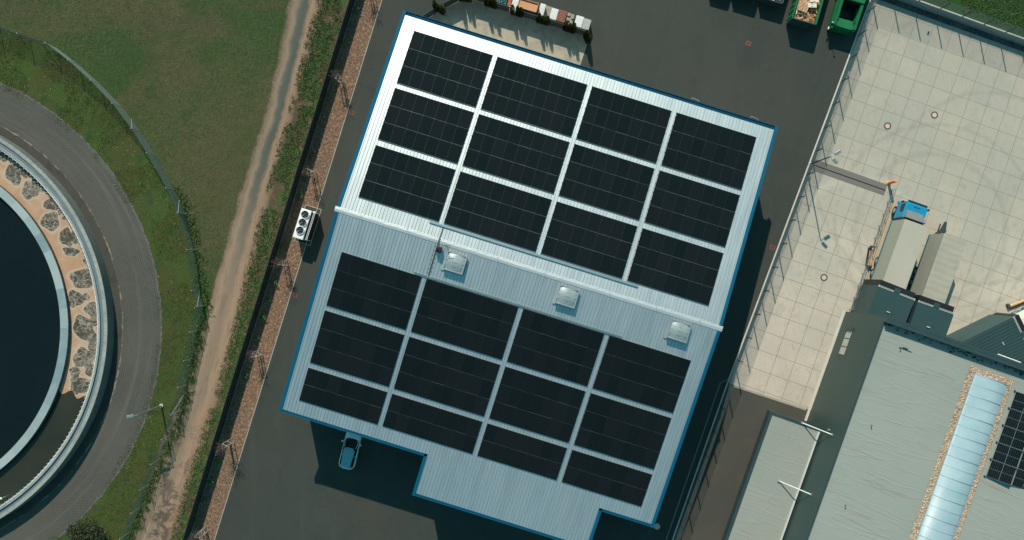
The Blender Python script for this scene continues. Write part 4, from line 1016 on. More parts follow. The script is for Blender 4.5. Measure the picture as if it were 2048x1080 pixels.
gm = gd.matrix_basis.copy(); gm = Matrix.Translation(gd.location) @ Matrix.Rotation(gd.rotation_euler.z,4,'Z')
def make_wood_pallet():
    o = thing('wood_pallet', '', 'pallet', (0,0,0), 0, 'loose pallets in the green container'); sx, sy = .8, 1.25
    b = MB()
    for y in np.linspace(-sy/2+.05, sy/2-.05, 9): b.box(-sx/2,sx/2,y-.042,y+.042,.11,.135)
    b.build('deck_board', M['wood'], o)
    b = MB()
    for x in (-sx/2+.05,0,sx/2-.05): b.box(x-.05,x+.05,-sy/2,sy/2,0,.11)
    b.build('bearer', M['wood'], o); return o
wp0 = make_wood_pallet()
for i, (x, y, z, r, lb) in enumerate([(-.78,-1.5,1.62,.03,'slatted wooden pallet at the tail end of the green open container, by its side wall'),(-.30,-1.62,1.86,-.06,'slatted wooden pallet lying across another pallet in the green container'),(-.75,.1,1.6,.02,'slatted wooden pallet at the picture edge inside the green container'),(.5,.6,1.62,.1,'slatted wooden pallet beside the white boards at the picture edge in the green container')]):
    p = gm @ Vector((x,y,z))
    if i == 0: wp0.location = p; wp0.rotation_euler = (0,0,gd.rotation_euler.z+r); wp0['label'] = lb
    else: dup(wp0, p, gd.rotation_euler.z+r, lb)
for i, (x, y, r, lb) in enumerate([(.42,-1.35,.25,'pale board with two slots lying nearer the tail of the green container'),(.48,-.75,.2,'pale board with two slots lying farther from the tail of the green container')]):
    o = thing('pale_board', lb, 'board', gm @ Vector((x,y,1.9)), gd.rotation_euler.z+r, 'pale boards in the green container')
    b = MB(); b.rbox((0,0,.05),.95,.45,.10,.02); b.build('board', M['paleboard'], o)
    b = MB(); b.box(-.1,.1,-.16,-.10,.10,.104); b.box(-.1,.1,.10,.16,.10,.104); b.build('slot', M['black'], o)
b = MB()
for _ in range(420): b.rbox((0,0,0),.15+.7*random.random(),.05+.12*random.random(),.03+.05*random.random(),.008,1,M=Matrix.Translation(((random.random()-.5)*2.2,(random.random()-.5)*6.1,1.25+.45*random.random()))@Matrix.Rotation(random.random()*6,4,Vector((random.random()*.4,random.random()*.4,1)).normalized()))
b.box(-1.2,1.2,-3.1,3.1,.25,1.4); o = b.build('wood_scrap', M['scrap']); o.location = gd.location; o.rotation_euler = gd.rotation_euler
tag(o, 'broken wood scraps filling the green open top container', 'scrap wood', kind='stuff')
# compactor
c = G(1711,70,2.3); c.z = .008; rz = R(-16.0); c = c + Matrix.Rotation(rz,4,'Z') @ Vector((-1.25, 3.25, 0))
o = thing('waste_compactor', 'green waste compactor with open dark hopper beside the retaining wall', 'compactor', c, rz, None)
b = MB(); b.rbox((0,.75+1.3,1.3),2.45,3.9,2.3,.05); b.build('body', M['green'], o)
b = MB()
for y in (.8,2.1,3.3): b.box(-1.25,1.25,y-.06,y+.06,2.45,2.52)
b.box(-.02,.02,.15,3.9,2.45,2.47)
for s in (-1,1):
    for y in (.5,1.3,2.1,2.9,3.7): b.box(*sorted((s*1.225,s*1.30)),y-.06,y+.06,.3,2.4)
b.build('rib', M['green'], o)
b = MB()
b.hexa([(-1.25,-2.6,.2),(-1.05,-2.6,.2),(-1.05,.1,.2),(-1.25,.1,.2),(-1.25,-2.6,1.9),(-.95,-2.6,1.9),(-.95,.1,2.3),(-1.25,.1,2.3)])
b.hexa([(1.05,-2.6,.2),(1.25,-2.6,.2),(1.25,.1,.2),(1.05,.1,.2),(.95,-2.6,1.9),(1.25,-2.6,1.9),(1.25,.1,2.3),(.95,.1,2.3)])
b.hexa([(-1.05,-2.65,.2),(1.05,-2.65,.2),(1.05,-2.0,.2),(-1.05,-2.0,.2),(-.95,-2.65,1.75),(.95,-2.65,1.75),(.95,-1.75,1.75),(-.95,-1.75,1.75)])
b.box(-1.42,-1.25,-2.5,.3,1.5,1.62); b.box(-1.42,-1.36,-2.5,.3,1.62,1.75); b.build('hopper', M['green'], o)
b = MB(); b.box(-1.05,1.05,-2.0,.1,.25,.7); b.box(-.95,.95,.02,.1,.7,2.28); b.box(-.5,.4,-1.2,-.6,.7,.95); b.build('hopper_floor', M['black'], o)
b = MB()
for s in (-1,1): b.tube((s*.85,-1.9,1.85),(s*1.0,-.9,2.15),.06,8); b.tube((s*1.1,-2.75,.3),(s*1.1,-2.75,1.8),.05,8)
b.rbox((-1.15,-2.85,1.5),.22,.22,.3,.03); b.box(-1.2,1.2,-2.8,-2.66,.35,.6); b.build('ram', M['green'], o)
b = MB(); b.cyl(-1.32,-2.45,.06,1.75,1.95,10); b.rbox((-1.3,-2.8,.9),.12,.3,.2,.02); b.build('work_light', M['white'], o)
b = MB(); b.tube((-.85,-2.8,.2),(-.85,-2.8,2.3),.03,6); b.rbox((-.85,-2.8,2.35),.2,.1,.12,.02); b.build('signal_post', M['darksteel'], o)

M['kerbdark'] = plain('weathered_kerb', (0.16,0.165,0.15), 0.85, var=0.15, world=True)
# small covers in the asphalt
for i, (x, y, w) in enumerate([(703,225,'beside the bark bed kerb opposite the upper solar arrays'),(590,590,'beside the bark bed kerb below the chiller'),(1497,87,'in the open asphalt below the waste containers'),(1545,495,'near the low concrete wall east of the warehouse')]):
    o = thing('hydrant_cover', 'small faded red square cover '+w, 'cover', G(x,y), R(-20), 'red covers in the asphalt')
    b = MB(); b.box(-.30,.30,-.26,.26,.0,.014); b.build('painted_surround', M['red'], o)
    b = MB(); b.box(-.17,.17,-.13,.13,.014,.02); b.build('lid', M['darksteel'], o)
o = thing('manhole_cover', 'plain round grey cover beside the warehouse south east corner', 'manhole', G(1314,1053))
b = MB(); b.cyl(0,0,.33,0,.02,28); b.build('lid', M['lid'], o)
b = MB(); b.wall(G(1440,766), G(1325,1100), .12, 0, .07); b.wall(G(1440,766), G(1456,758), .12, 0, .07); struct(b.build('yard_kerb', M['kerbdark']))
# ================================================================== THE LOADING YARD, 1.2 m LOWER
HA = R(-19.5); HM = Matrix.Rotation(HA, 4, 'Z'); HI = HM.inverted()
S1, S2 = G(1452,764,LOW), G(1613,817,LOW)
dE = (S2-S1).normalized(); eu, ev = HM @ Vector((1,0,0)), HM @ Vector((0,1,0))
b = MB(); b.sheet([CN, S1, S2 + dE*60, EF + Vector((0,-1,0)), EF], LOW)
J0 = G(1742.3,292.3,LOW)
struct(b.build('concrete_yard', M['slabs'], uv=lambda p: ((Vector(p)-J0).dot(eu)/2.10, (Vector(p)-J0).dot(ev)/2.10)))
b = MB(); n_ = Vector((dE.y,-dE.x,0)); b.wall(S1 + n_*.12, S2 + n_*.12, .24, LOW-.005, LOW+.03); struct(b.build('slab_edging', M['kerb']))
# drainage cobbles under the north wall
b = MB(); off = Vector((dN.y,-dN.x,0)); b.sheet([CN+off*.1, EF+off*.1, EF+off*.75, CN+off*.75], LOW+.006)
struct(b.build('cobble_gutter', ground_mat('dark_cobbles', [(0.10,0.105,0.10),(4,4,0.45,0.6,(0.045,0.05,0.05),0.9),(0.6,4,0.5,0.7,(0.16,0.155,0.14),0.5)], bump=(8,0.8,0.05))))
def retaining(label, pts, side):
    o = thing('retaining_wall', label, 'wall')
    for p, q in zip(pts[:-1], pts[1:]):
        d = (q-p).normalized(); n = Vector((-d.y, d.x, 0))*side
        b = MB(); b.wall(p+n*.10, q+n*.10, .20, LOW-.1, .0); b.build('wall_face', M['retaining'], o)
        b = MB(); b.wall(p+n*.09, q+n*.09, .15, .0, .05); b.build('coping', M['coping'], o)
    return o
Wend = W2 + dS*30
retaining('low concrete wall with pale coping between asphalt yard and sunken concrete yard', [CN, W1, Wend], -1)
retaining('concrete wall with pale coping below the grass bank beyond the concrete yard', [CN+dN*.2, N1 + dN*60], 1)
def rod_fence(name, label, pts, first, pitch, h=2.15):
    o = thing(name, label, 'fence')
    b = MB()
    for p, q in zip(pts[:-1], pts[1:]):
        d = (q-p).normalized(); L = (q-p).length
        for k in range(11):
            z = .12 + k*.2
            b.wall(p, q, .017, z, z+.016)
        for s in np.arange(0, L, .25): 
            c = p+d*s; b.obox(c, .008, .008, .1, h, math.atan2(d.y,d.x))
    b.build('rod_mesh', M['fencewire'], o)
    d = (pts[1]-pts[0]).normalized(); s = ((first-pts[0]).dot(d)) % pitch; seg = 0; p = pts[0]
    tot = sum((q-p_).length for p_, q in zip(pts[:-1], pts[1:]))
    while s < tot:
        r = s; k = 0
        while k < len(pts)-2 and r > (pts[k+1]-pts[k]).length: r -= (pts[k+1]-pts[k]).length; k += 1
        dd = (pts[k+1]-pts[k]).normalized(); c = pts[k] + dd*r
        b = MB(); b.obox(c, .10, .07, 0.0, h+.06, math.atan2(dd.y,dd.x)); b.build('post', M['darksteel'], o); s += pitch
shw = Vector((.07,-.03,.05)); 
rod_fence('rod_mat_fence', 'dark rod mesh fence on the low wall between asphalt yard and concrete yard', [CN+Vector((.04,0,.05)), W1+Vector((.04,0,.05)), Wend+Vector((.04,0,.05))], G(1710.5,69.3), 2.68)
rod_fence('rod_mat_fence', 'dark rod mesh fence on the wall below the grass bank', [CN+Vector((.1,0,.05)), N1+dN*14+Vector((0,0,.05))], G(1880.6,18.6), 2.5)

# painted lines and covers
for i, (p, q, w) in enumerate([((1793,392),(1733,566),.30),((1871,419),(1857,455),.22),((1916,434),(1903,468),.20)]):
    b = MB(); P, Q = G(*p,LOW), G(*q,LOW); b.wall(P, Q, w, LOW+.001, LOW+.005)
    struct(b.build('lane_marking', ground_mat('faded_amber_paint', [(0.50,0.35,0.22),(1.2,5,0.42,0.62,(0.41,0.35,0.26),0.85)])))
for x, y, w in ((1775,252,'nearer the fence, of the pair up the yard'),(1869,230,'of the pair up the yard, farther from the fence'),(1648,555,'alone in the strip between fence and dark hall')):
    o = thing('ring_manhole', 'round rust ringed manhole '+w, 'manhole', G(x,y,LOW), 0, 'ringed manholes in the concrete yard')
    b = MB(); b.lathe([(.25,.006),(.25,.016),(.40,.016),(.40,.002)], 36); b.build('ring', M['ringred'], o)
    b = MB(); b.cyl(0,0,.25,0,.014,30); b.build('lid', M['lid'], o)
a_, b_ = G(1629,318,LOW), G(1775,369.5,LOW); d = (b_-a_).normalized(); L = (b_-a_).length
o = thing('drain_grate', 'long grey brown grating with a dark slot across the concrete lane', 'grate', a_, math.atan2(d.y,d.x))
def grate_mat():
    t = NT('grate_bars'); o_ = t.obj(); sx = t.n('SeparateXYZ'); t.l(o_, sx.inputs[0])
    s = t.math('SINE', t.math('MULTIPLY', sx.outputs[0], 52.0)); c = t.ramp(t.math('MULTIPLY_ADD', s, .5, .5), [(0.2,(0.12,0.105,0.09)),(0.7,(0.22,0.20,0.17))]); t.col(c); t.set(0.7,0.2); return t.m
gm_ = grate_mat()
b = MB(); b.box(0,L,-.60,.0,.0,.02); b.build('grate_panel', gm_, o)
b = MB(); b.box(0,L,-1.24,-.72,.0,.02); b.build('grate_panel', gm_, o)
b = MB(); b.box(0,L,-.72,-.60,0,.008); b.build('slot', M['black'], o)
o = thing('floor_plate', 'tiny dark plate lying on the concrete near the north wall', 'plate', G(1856.5,66.5,LOW), HA)
b = MB(); b.rbox((0,0,.03),.18,.38,.05,.01); b.tube((-.05,-.1,.05),(.05,-.1,.05),.015,6); b.build('plate', M['darksteel'], o)
# railing and orange post
a_, b_ = G(1783,379,LOW), G(1699,618,LOW); L = (b_-a_).length; d = (b_-a_).normalized()
o = thing('crash_railing', 'steel pipe railing between the concrete lane and the blue truck', 'railing', a_, math.atan2(d.y,d.x))
nps = int(L/1.35); M['railsteel'] = plain('weathered_rail_steel', (0.13,0.15,0.15), 0.5, 0.4)
for i in range(nps+1):
    x = L*i/nps
    b = MB(); b.tube((x,0,0),(x,0,1.1),.026,8); p_ = b.build('post', M['steel'], o)
    b = MB(); b.box(x-.08,x+.08,-.08,.08,0,.025); b.build('base_plate', M['steel'], p_)
for z in (1.1,.72,.34): 
    b = MB(); b.tube((-.05,0,z),(L+.05,0,z),.022,8); b.build('rail', M['railsteel'], o)
for i in range(nps): x = L*i/nps; b = MB(); b.tube((x,0,.05),(x+L/nps,0,1.05),.018,6); b.build('brace', M['railsteel'], o)
o = thing('warning_post', 'bright orange ribbed warning post at the head of the pipe railing', 'post', G(1777,366,LOW))
b = MB(); b.lathe([(0,1.8),(.11,1.8),(.15,1.75),(.15,1.6),(.12,1.55),(.15,1.5),(.15,1.3),(.12,1.25),(.15,1.2),(.15,.95),(.12,.9),(.15,.85),(.15,.15),(.24,.1),(.24,0)], 20); b.build('shaft', M['orange'], o, smooth=False)
b = MB()
for z in (1.55,1.25,.9): b.cyl(0,0,.142,z-.03,z+.03,20)
b.build('reflector_band', M['black'], o)
for p, q, w in (((1746,494),(1739.5,533),'beside the rear of the blue truck'),((2018,612),(2056,597),'beside the cream trailer at the angled dock')):
    P, Q = G(*p,LOW+.3), G(*q,LOW+.3); d = Q-P; L = d.length
    o = thing('wheel_guide', 'low orange tube wheel guide '+w, 'wheel guide', (P.x,P.y,LOW), math.atan2(d.y,d.x), 'orange wheel guides at the docks')
    b = MB(); b.tube((.1,0,.36),(L-.1,0,.36),.09,10); b.build('tube', M['amber'], o)
    b = MB(); b.rbox((0,0,.18),.28,.5,.36,.05); b.rbox((L,0,.18),.28,.5,.36,.05); b.build('foot', M['darksteel'], o)
    b = MB(); b.box(.1,L-.1,-.4,-.25,0,.2); b.build('base_beam', M['black'], o)

# ---- logistics hall
HO = G(1692,623,LOW)
hall = thing('logistics_hall', 'large dark green hall with flat grey membrane roof and barrel skylight', 'hall', HO, HA)
def HL(px, py, z):                         # plan pixel at height z -> hall coordinates
    return HI @ (G(px,py,z) - HO)
ZR8, ZP = 8.4-LOW, 9.15-LOW
XE, YE = 46.0, -48.0
b = MB(); b.box(0,XE,YE,0,-.1,ZR8-.02); b.build('wall', M['hallwall'], hall)
b = MB(); b.box(0,XE,-.56,0,ZR8-.02,ZP-.05); b.box(-.03,XE,-.58,.04,ZP-.05,ZP); b.box(.05,XE,-.20,-.14,ZP,ZP+.02,1)
b.build('parapet', [M['parapet'], M['dockwall']], hall)
b = MB(); b.box(-.03,.14,YE,-.58,ZR8-.02,ZR8+.09); b.build('edge_flashing', M['parapet'], hall)
b = MB()
for _ in range(260):
    x = random.random()*XE; y = -.62-abs(random.gauss(0,.22)); b.rbox((x,y,ZR8+.03),.05+.25*random.random(),.03+.1*random.random(),.05,.01,1)
b.build('gutter_debris', M['black'], hall).__setitem__('kind','stuff')
wa, wb = HL(1687,655.5,1.9), HL(1676,706.7,1.9)
y1, y0 = wa.y, wb.y
f = MB(); zb, zt = .75-LOW, 2.2-LOW
f.box(-.02,.0,y0-.08,y1+.08,zb-.08,zb); f.box(-.02,.0,y0-.08,y1+.08,zt,zt+.08); f.box(-.02,0,y0-.08,y0,zb,zt); f.box(-.02,0,y1,y1+.08,zb,zt)
for k in (1,2): y = lerp(y0,y1,k/3); f.box(-.02,.0,y-.05,y+.05,zb,zt)
f.box(-.16,0,y1-.02,y1+.35,zb-.08,zt+.08)
fr = f.build('window', M['parapet'], hall)
for k in range(3):
    f = MB(); f.box(-.012,.0,lerp(y0,y1,k/3)+.05,lerp(y0,y1,(k+1)/3)-.05,zb,zt); f.build('pane', M['pane'], fr)
# barrel skylight in a gravel border
tl, tr = HL(1949.5,748,8.6), HL(2016,768.6,8.6); X0, X1, YT, YB = tl.x, tr.x, (tl.y+tr.y)/2, -34.0
gl, gr_ = HL(1940.7,732,8.4), HL(2027,761.5,8.4)
g = MB(); z = ZR8; YG = (gl.y+gr_.y)/2
for x0,x1,y0_,y1_ in ((gl.x,X0,YB,YG),(X1,gr_.x,YB,YG),(X0,X1,YT,YG)): g.box(x0,x1,y0_,y1_,z-.01,z+.07)
gb = g.build('gravel_border', M['gravel'], hall)
g = MB()
for _ in range(4200):
    y = lerp(YB*.72, YG, random.random()); x = random.choice([lerp(gl.x,X0,random.random()), lerp(X1,gr_.x,random.random())])
    if random.random() < .1: x, y = lerp(gl.x,gr_.x,random.random()), lerp(YT,YG,random.random())
    s = .03+.05*random.random(); g.add([(x-s,y-s*.7,z+.07),(x+s,y-s,z+.07),(x+s*.6,y+s,z+.07),(x-s*.8,y+s*.8,z+.07),(x,y,z+.07+s*.9)],[(0,1,4),(1,2,4),(2,3,4),(3,0,4)])
g.build('gravel', leaf_mat('gravel_stones', (0.20,0.14,0.10), (0.42,0.31,0.21), (0.62,0.52,0.40)), gb)['kind'] = 'stuff'
k_ = MB(); k_.box(X0,X1,YB,YT,z,z+.22); sk_ = k_.build('barrel_skylight', M['steel'], hall)
g = MB(); na = 14
for y in (YB, YT-.01):
    for i in range(na+1):
        t_ = i/na; g.v.append((lerp(X0+.04,X1-.04,t_), y, z+.22+.62*math.sin(math.pi*t_)**.8))
for i in range(na): g.f.append((i,i+1,na+2+i,na+1+i)); g.m.append(0)
g.f.append(tuple(range(na+1,2*na+2))); g.m.append(0)
g.build('vault', M['polycarb'], sk_, smooth=True)
y = YT-.02; i = 0
while y > YB:
    g = MB()
    r = .035 if i % 2 == 0 else .018
    for q in range(na):
        t0, t1 = q/na, (q+1)/na; g.tube((lerp(X0+.04,X1-.04,t0),y,z+.23+.62*math.sin(math.pi*t0)**.8),(lerp(X0+.04,X1-.04,t1),y,z+.23+.62*math.sin(math.pi*t1)**.8),r,5,cap=False)
    g.build('vault_rib', M['steel'], sk_); y -= 1.045; i += 1
# small pipes and wires on the roof
g = MB()
for px, py in ((1800,695),(1742,850),(1690,1010)):
    c = HL(px,py,8.4); g.tube((c.x,c.y,z),(c.x,c.y,z+.35),.03,6); g.tube((c.x,c.y,z+.03),(c.x+.15,c.y-.45,z+.03),.02,5)
    if px == 1800: g.tube((c.x-.1,c.y,z+.04),(c.x+1.2,c.y-.05,z+.04),.03,5); g.rbox((c.x+.5,c.y+.1,z+.06),.5,.12,.12,.02)
g.build('roof_outlet', M['darksteel'], hall)
# membrane folds
g = MB(); g.box(.14,XE-.2,YE+.2,-.56,ZR8-.02,ZR8)
for _ in range(30):
    x = .8 + random.random()*17; y = -2 - random.random()*26; L0 = 6
    if gl.x-.3 < x+L0 and x < gr_.x+.3 and y < YG+.3 : x = random.random()*max(1,gl.x-6.5)+.5
    n = 10; L_ = 2.0+4*random.random(); w = .035+.03*random.random(); hgt = .018+.02*random.random(); ph = random.random()*6; an = random.gauss(-0.04,.09); pr = []
    for i in range(n+1):
        t_ = i/n; xx = x+L_*t_*math.cos(an); yy = y+L_*t_*math.sin(an)+.16*math.sin(t_*3+ph); hh = hgt*math.sin(math.pi*t_); pr.append((xx,yy,hh))
    base = len(g.v)
    for xx,yy,hh in pr: g.v += [(xx,yy-w,z+.001),(xx,yy,z+.001+hh),(xx,yy+w,z+.001)]
    for i in range(n):
        for q in range(2): a0 = base+i*3+q; g.f.append((a0,a0+3,a0+4,a0+1)); g.m.append(0)
me_ = g.build('roof', M['membrane'], hall)
# roof array on the hall (east-west tents)
pa_ = HL(2035,783,8.75)
def tent(x0, yt, nr, ncols, label, sgn):
    o = thing('solar_array', label, 'solar array', group='tilted solar arrays on the hall roof')
    T = R(7)*sgn
    o.matrix_world = Matrix.Translation(HO) @ HM @ Matrix.Translation((x0, yt, ZR8)) @ Matrix.Rotation(-T,4,'Y')
    pp = MB(); pp.box(.01,1.19,-1.75,-.01,.12,.155,0); pp.box(.025,1.175,-1.735,-.025,.155,.158,1); 
    for gx in np.linspace(.025,1.175,7)[1:-1]: pp.box(gx-.003,gx+.003,-1.735,-.025,.158,.1585,2)
    pp.box(.025,1.175,-.892,-.868,.158,.159,2)
    for r in range(nr):
        for c in range(ncols):
            if r == c == 0: q = pp.build('solar_panel', [M['alu'], M['pv'], M['tray']], o); me = q.data
            else: q = bpy.data.objects.new('solar_panel', me); COL.objects.link(q); q.parent = o
            q.location = (c*1.2, -r*1.775, 0.02)
    g = MB()
    for r in range(nr+1):
        y = -r*1.775; g.box(-.12,ncols*1.2+.05,y-.03,y+.03,.05,.115)
        g.box(-.16,-.04,y-.06,y+.06,.02,.19,1)
    g.build('mounting_rail', [M['alu'], M['darksteel']], o)
tent(pa_.x, pa_.y, 5, 2, 'solar array with grey frames on the hall roof beside the barrel skylight', 1)
tent(pa_.x+2.62, pa_.y, 5, 2, 'solar array at the right picture edge on the hall roof', -1)

# canopy along the hall
ZC = 3.55
cn_ = HL(1541,822,ZC); CX, CY = cn_.x, cn_.y
cano = thing('side_canopy', 'flat roofed canopy with dark fascia along the hall wall', 'canopy', HO, HA); zc = ZC-LOW
b = MB(); b.box(CX,CX+.33,-42,CY,zc-1.0,zc); b.box(CX+.33,-.30,CY-.33,CY,zc-1.0,zc); b.build('fascia', M['parapet'], cano)
b = MB(); b.box(-.42,-.26,-42,CY-.33,zc-.25,zc+.06); b.build('wall_flashing', M['lighttrim'], cano)
g = MB(); g.box(CX+.33,-.42,-42,CY-.33,zc-.25,zc-.04)
for _ in range(12):
    x = CX+.8+random.random()*3.2; y = CY-1-random.random()*14; n=8; L_=1+2*random.random(); an=R(60)+random.gauss(0,.3); base=len(g.v)
    for i in range(n+1):
        t_=i/n; hh=.022*math.sin(math.pi*t_); xx=x+L_*t_*math.cos(an)*.5; yy=y+L_*t_*math.sin(an); g.v += [(xx-.04,yy,zc-.039),(xx,yy,zc-.039+hh),(xx+.04,yy,zc-.039)]
    for i in range(n):
        for q in range(2): a0=base+i*3+q; g.f.append((a0,a0+3,a0+4,a0+1)[::-1]); g.m.append(0)
g.build('roof', M['membrane'], cano)
for p, q, w in (((1605,846),(1669,871),'nearer the concrete yard'),((1558,962),(1625,990),'farther along the canopy roof')):
    A_, B_ = HL(*p,ZC+.02), HL(*q,6.0)
    o = thing('tie_rod', 'white steel tie rod holding the canopy, '+w, 'tie rod', HO, HA, 'white tie rods of the canopy')
    b = MB(); b.tube(A_,(-.0,B_.y,B_.z),.055,8); b.build('rod', M['white'], o)
    b = MB(); b.rbox((A_.x,A_.y,A_.z+.04),.3,.2,.12,.02); b.rbox((-.05,B_.y,B_.z),.1,.2,.3,.02); b.build('end_plate', M['steel'], o)
b = MB(); c = HL(1653,858,5.2); b.rbox((-.14,c.y,c.z),.28,.2,.1,.03); b.build('wall_light', M['lamp'], hall)
b = MB(); b.box(-.34,-.06,CY,0.0,0,.05); o = b.build('hall_kerb', M['coping']); o.location = HO; o.rotation_euler.z = HA; struct(o)
b = MB(); A_, B_ = HL(1996,708.5,8.2), HL(2041,725,8.2); b.tube(A_,B_,.06,8); b.tube(A_,A_+Vector((0,-.5,-.6)),.03,6); b.build('parapet_rail', M['white'], hall)

# ---- dock houses
def dock(name, label, fl, fr, depth, rib=False):
    A_, B_ = G(*fl,3.3), G(*fr,3.3); d = B_-A_; w = d.length; c = (A_+B_)/2; c.z = LOW; zt = 3.3-LOW
    o = thing(name, label, 'dock house', c, math.atan2(d.y,d.x), 'dark dock houses in front of the hall')
    b = MB(); b.box(-w/2,w/2,-depth,0,0,zt-.06); b.build('wall', M['dockwall'] if not rib else M['docksky'], o)
    b = MB(); b.box(-w/2-.03,w/2+.03,-depth,.03,zt-.06,zt)
    if rib:
        for x in np.arange(-w/2+.3,w/2,.33): b.box(x-.025,x+.025,-depth,-.15,zt,zt+.045)
    b.build('roof', M['dockwall'], o)
    b = MB()
    for x0,x1 in ((-w/2,-.34),(.34,w/2)):
        for y in (-.02,-.13): b.box(x0,x1,y-.022,y+.022,zt,zt+.05)
    for x in (-w/2,w/2): b.box(x-.03,x+.03,-.2,.04,zt,zt+.06)
    b.build('roof_edge', M['lighttrim'], o)
    b = MB(); b.rbox((0,.12,zt-.02),.62,.5,.10,.03); b.tube((0,.3,zt),(0,.45,zt+.05),.05,6); b.build('door_motor', M['dockwall'], o)
    b = MB(); b.box(-w/2+.05,w/2-.05,0.03,.62,zt-.42,zt-.16); b.box(-w/2+.05,-w/2+.65,.03,.62,0.3,zt-.42); b.box(w/2-.65,w/2-.05,.03,.62,.3,zt-.42)
    for x in np.arange(-w/2+.1,w/2-.1,.16): b.box(x-.02,x+.02,.06,.60,zt-.16,zt-.13)
    b.build('dock_shelter', M['black'], o)
    b = MB(); b.box(-w/2+.65,w/2-.65,.0,.02,1.1,zt-.42); b.build('dock_door', M['docksky'], o)
    b = MB(); b.rbox((-.1,-2.3,zt+.06),.34,.10,.12,.03); b.build('roof_vent', M['lighttrim'], o)
    return o
dock('dock_house', 'dark teal dock house behind the blue truck', (1758.5,570), (1829.6,598), 5.2)
dock('dock_house', 'dark teal dock house behind the ribbed roof trailer', (1837.5,601), (1908,626), 5.0)
d3 = Vector((0.9,0.44,0)).normalized()
f3 = G(2028.5,633.5,3.3); r3 = f3 + Vector((d3.y,-d3.x,0))*4.2
dk = dock('dock_house', 'angled dock house with ribbed dark roof behind the cream trailer', (2028.5,633.5), (1024+r3.x*F/(H-3.3), 540-r3.y*F/(H-3.3)), 7.0, True)

# ---- truck and trailers
def cargo(o, Lc, w, roofm, sidem, zt=4.0, z0=1.05):
    b = MB(); b.box(-w/2,w/2,-Lc,0,z0,zt-.05); b.build('cargo_box', sidem, o)
    b = MB(); b.box(-w/2-.015,w/2+.015,-Lc-.01,.015,zt-.05,zt); b.build('cargo_roof', roofm, o)
    b = MB()
    for s in (-1,1): b.box(*sorted((s*(w/2), s*(w/2+.03))), -Lc, 0, zt-.14, zt-.04)
    b.build('corner_trim', M['alu'], o)
    b = MB()
    for s in (-1,1): b.box(*sorted((s*(w/2-.05), s*(w/2+.012))), -Lc, 0, z0-.28, z0+.06)
    b.build('lower_sill', M['tealside'], o)
    b = MB(); b.box(-.45,-.33,-Lc,.0,.75,z0); b.box(.33,.45,-Lc,.0,.75,z0); b.build('chassis', M['black'], o)
def wheel(o, x, y, r=.5, wd=.3):
    s = 1 if x > 0 else -1
    b = MB(); b.tube((x-s*wd,y,r),(x,y,r),r,20); wl = b.build('wheel', M['rubber'], o)
    b = MB(); b.tube((x-s*.02,y,r),(x+s*.012,y,r),r*.55,16); b.tube((x,y,r),(x+s*.05,y,r),r*.2,10); b.build('rim', M['steel'], wl)
A_, B_ = G(1810,439,2.8), G(1855.7,453.2,2.8); d = B_-A_; c = (A_+B_)/2; c.z = LOW
tr_ = thing('delivery_truck', 'blue cab truck with pale box body backed into the dock', 'truck', c, HA)
cargo(tr_, 7.6, 2.52, M['tarp_a'], M['tarp_side'])
b = MB(); b.rbox((0,1.22,1.85),2.44,1.95,2.1,.16,3,taper=(.97,.95)); b.build('cab', M['truckblue'], tr_)
b = MB(); pts = [(-1.12,.30,2.9),(1.12,.30,2.9),(.92,1.30,2.88),(-.92,1.30,2.88),(-1.14,.34,3.62),(1.14,.34,3.62),(.90,1.15,2.98),(-.90,1.15,2.98)]; b.hexa(pts); b.build('roof_deflector', M['deflector'], tr_)
b = MB(); b.box(-1.1,1.1,.04,.30,1.2,3.2); b.build('cab_back', M['black'], tr_)
b = MB(); b.rbox((0,2.17,2.30),2.1,.14,.85,.05); b.build('windscreen', M['glass'], tr_)
b = MB(); b.rbox((0,2.24,2.80),2.15,.22,.10,.04); b.build('sun_visor', M['black'], tr_)
for s in (-1,1):
    b = MB(); b.rbox((s*1.205,1.45,2.25),.06,.85,.72,.02); b.build('side_window', M['glass'], tr_)
    b = MB(); b.rbox((s*1.42,2.05,2.35),.16,.2,.5,.05); b.tube((s*1.2,2.05,2.65),(s*1.42,2.05,2.6),.03,6); b.build('mirror', M['black'], tr_)
    wheel(tr_, s*1.22, 1.25)
    for y in (-4.6,-5.95): wheel(tr_, s*1.2, y, .48, .5)
b = MB(); b.rbox((0,2.2,.75),2.4,.3,.55,.08); b.build('bumper', M['truckblue'], tr_)
b = MB(); b.box(-.38,.38,1.73,1.82,2.885,2.92); 
for x in (-.24,-.13,.0,.13): b.box(x-.035,x+.035,1.93,2.02,2.875,2.89)
b.build('roof_badge', M['darksteel'], tr_)
A_, B_ = G(1888,467,2.8), G(1934.5,481.5,2.8); c = (A_+B_)/2; c.z = LOW
tl_ = thing('box_trailer', 'pale box trailer with rippled roof parked beside the blue truck', 'trailer', c, HA)
cargo(tl_, 7.6, 2.5, M['tarp_b'], M['tarp_side'])
for s in (-1,1):
    for y in (-4.2,-5.5): wheel(tl_, s*1.2, y, .48, .45)
b = MB(); b.box(-.5,-.4,0,1.5,.7,.85); b.tube((-.9,.05,1.1),(-.85,.25,2.9),.12,8); b.rbox((-.87,.18,2.2),.3,.3,1.4,.05); b.tube((-.85,.3,2.9),(-.8,.45,3.4),.04,6); b.build('front_gear', M['darksteel'], tl_)
b = MB(); b.hexa([(-.5,0,.75),(.5,0,.75),(.1,1.9,.75),(-.1,1.9,.75),(-.5,0,.9),(.5,0,.9),(.1,1.9,.9),(-.1,1.9,.9)]); b.build('drawbar', M['darksteel'], tl_)
c = f3 + Vector((d3.y,-d3.x,0))*2.1 + d3*7.9; c.z = LOW
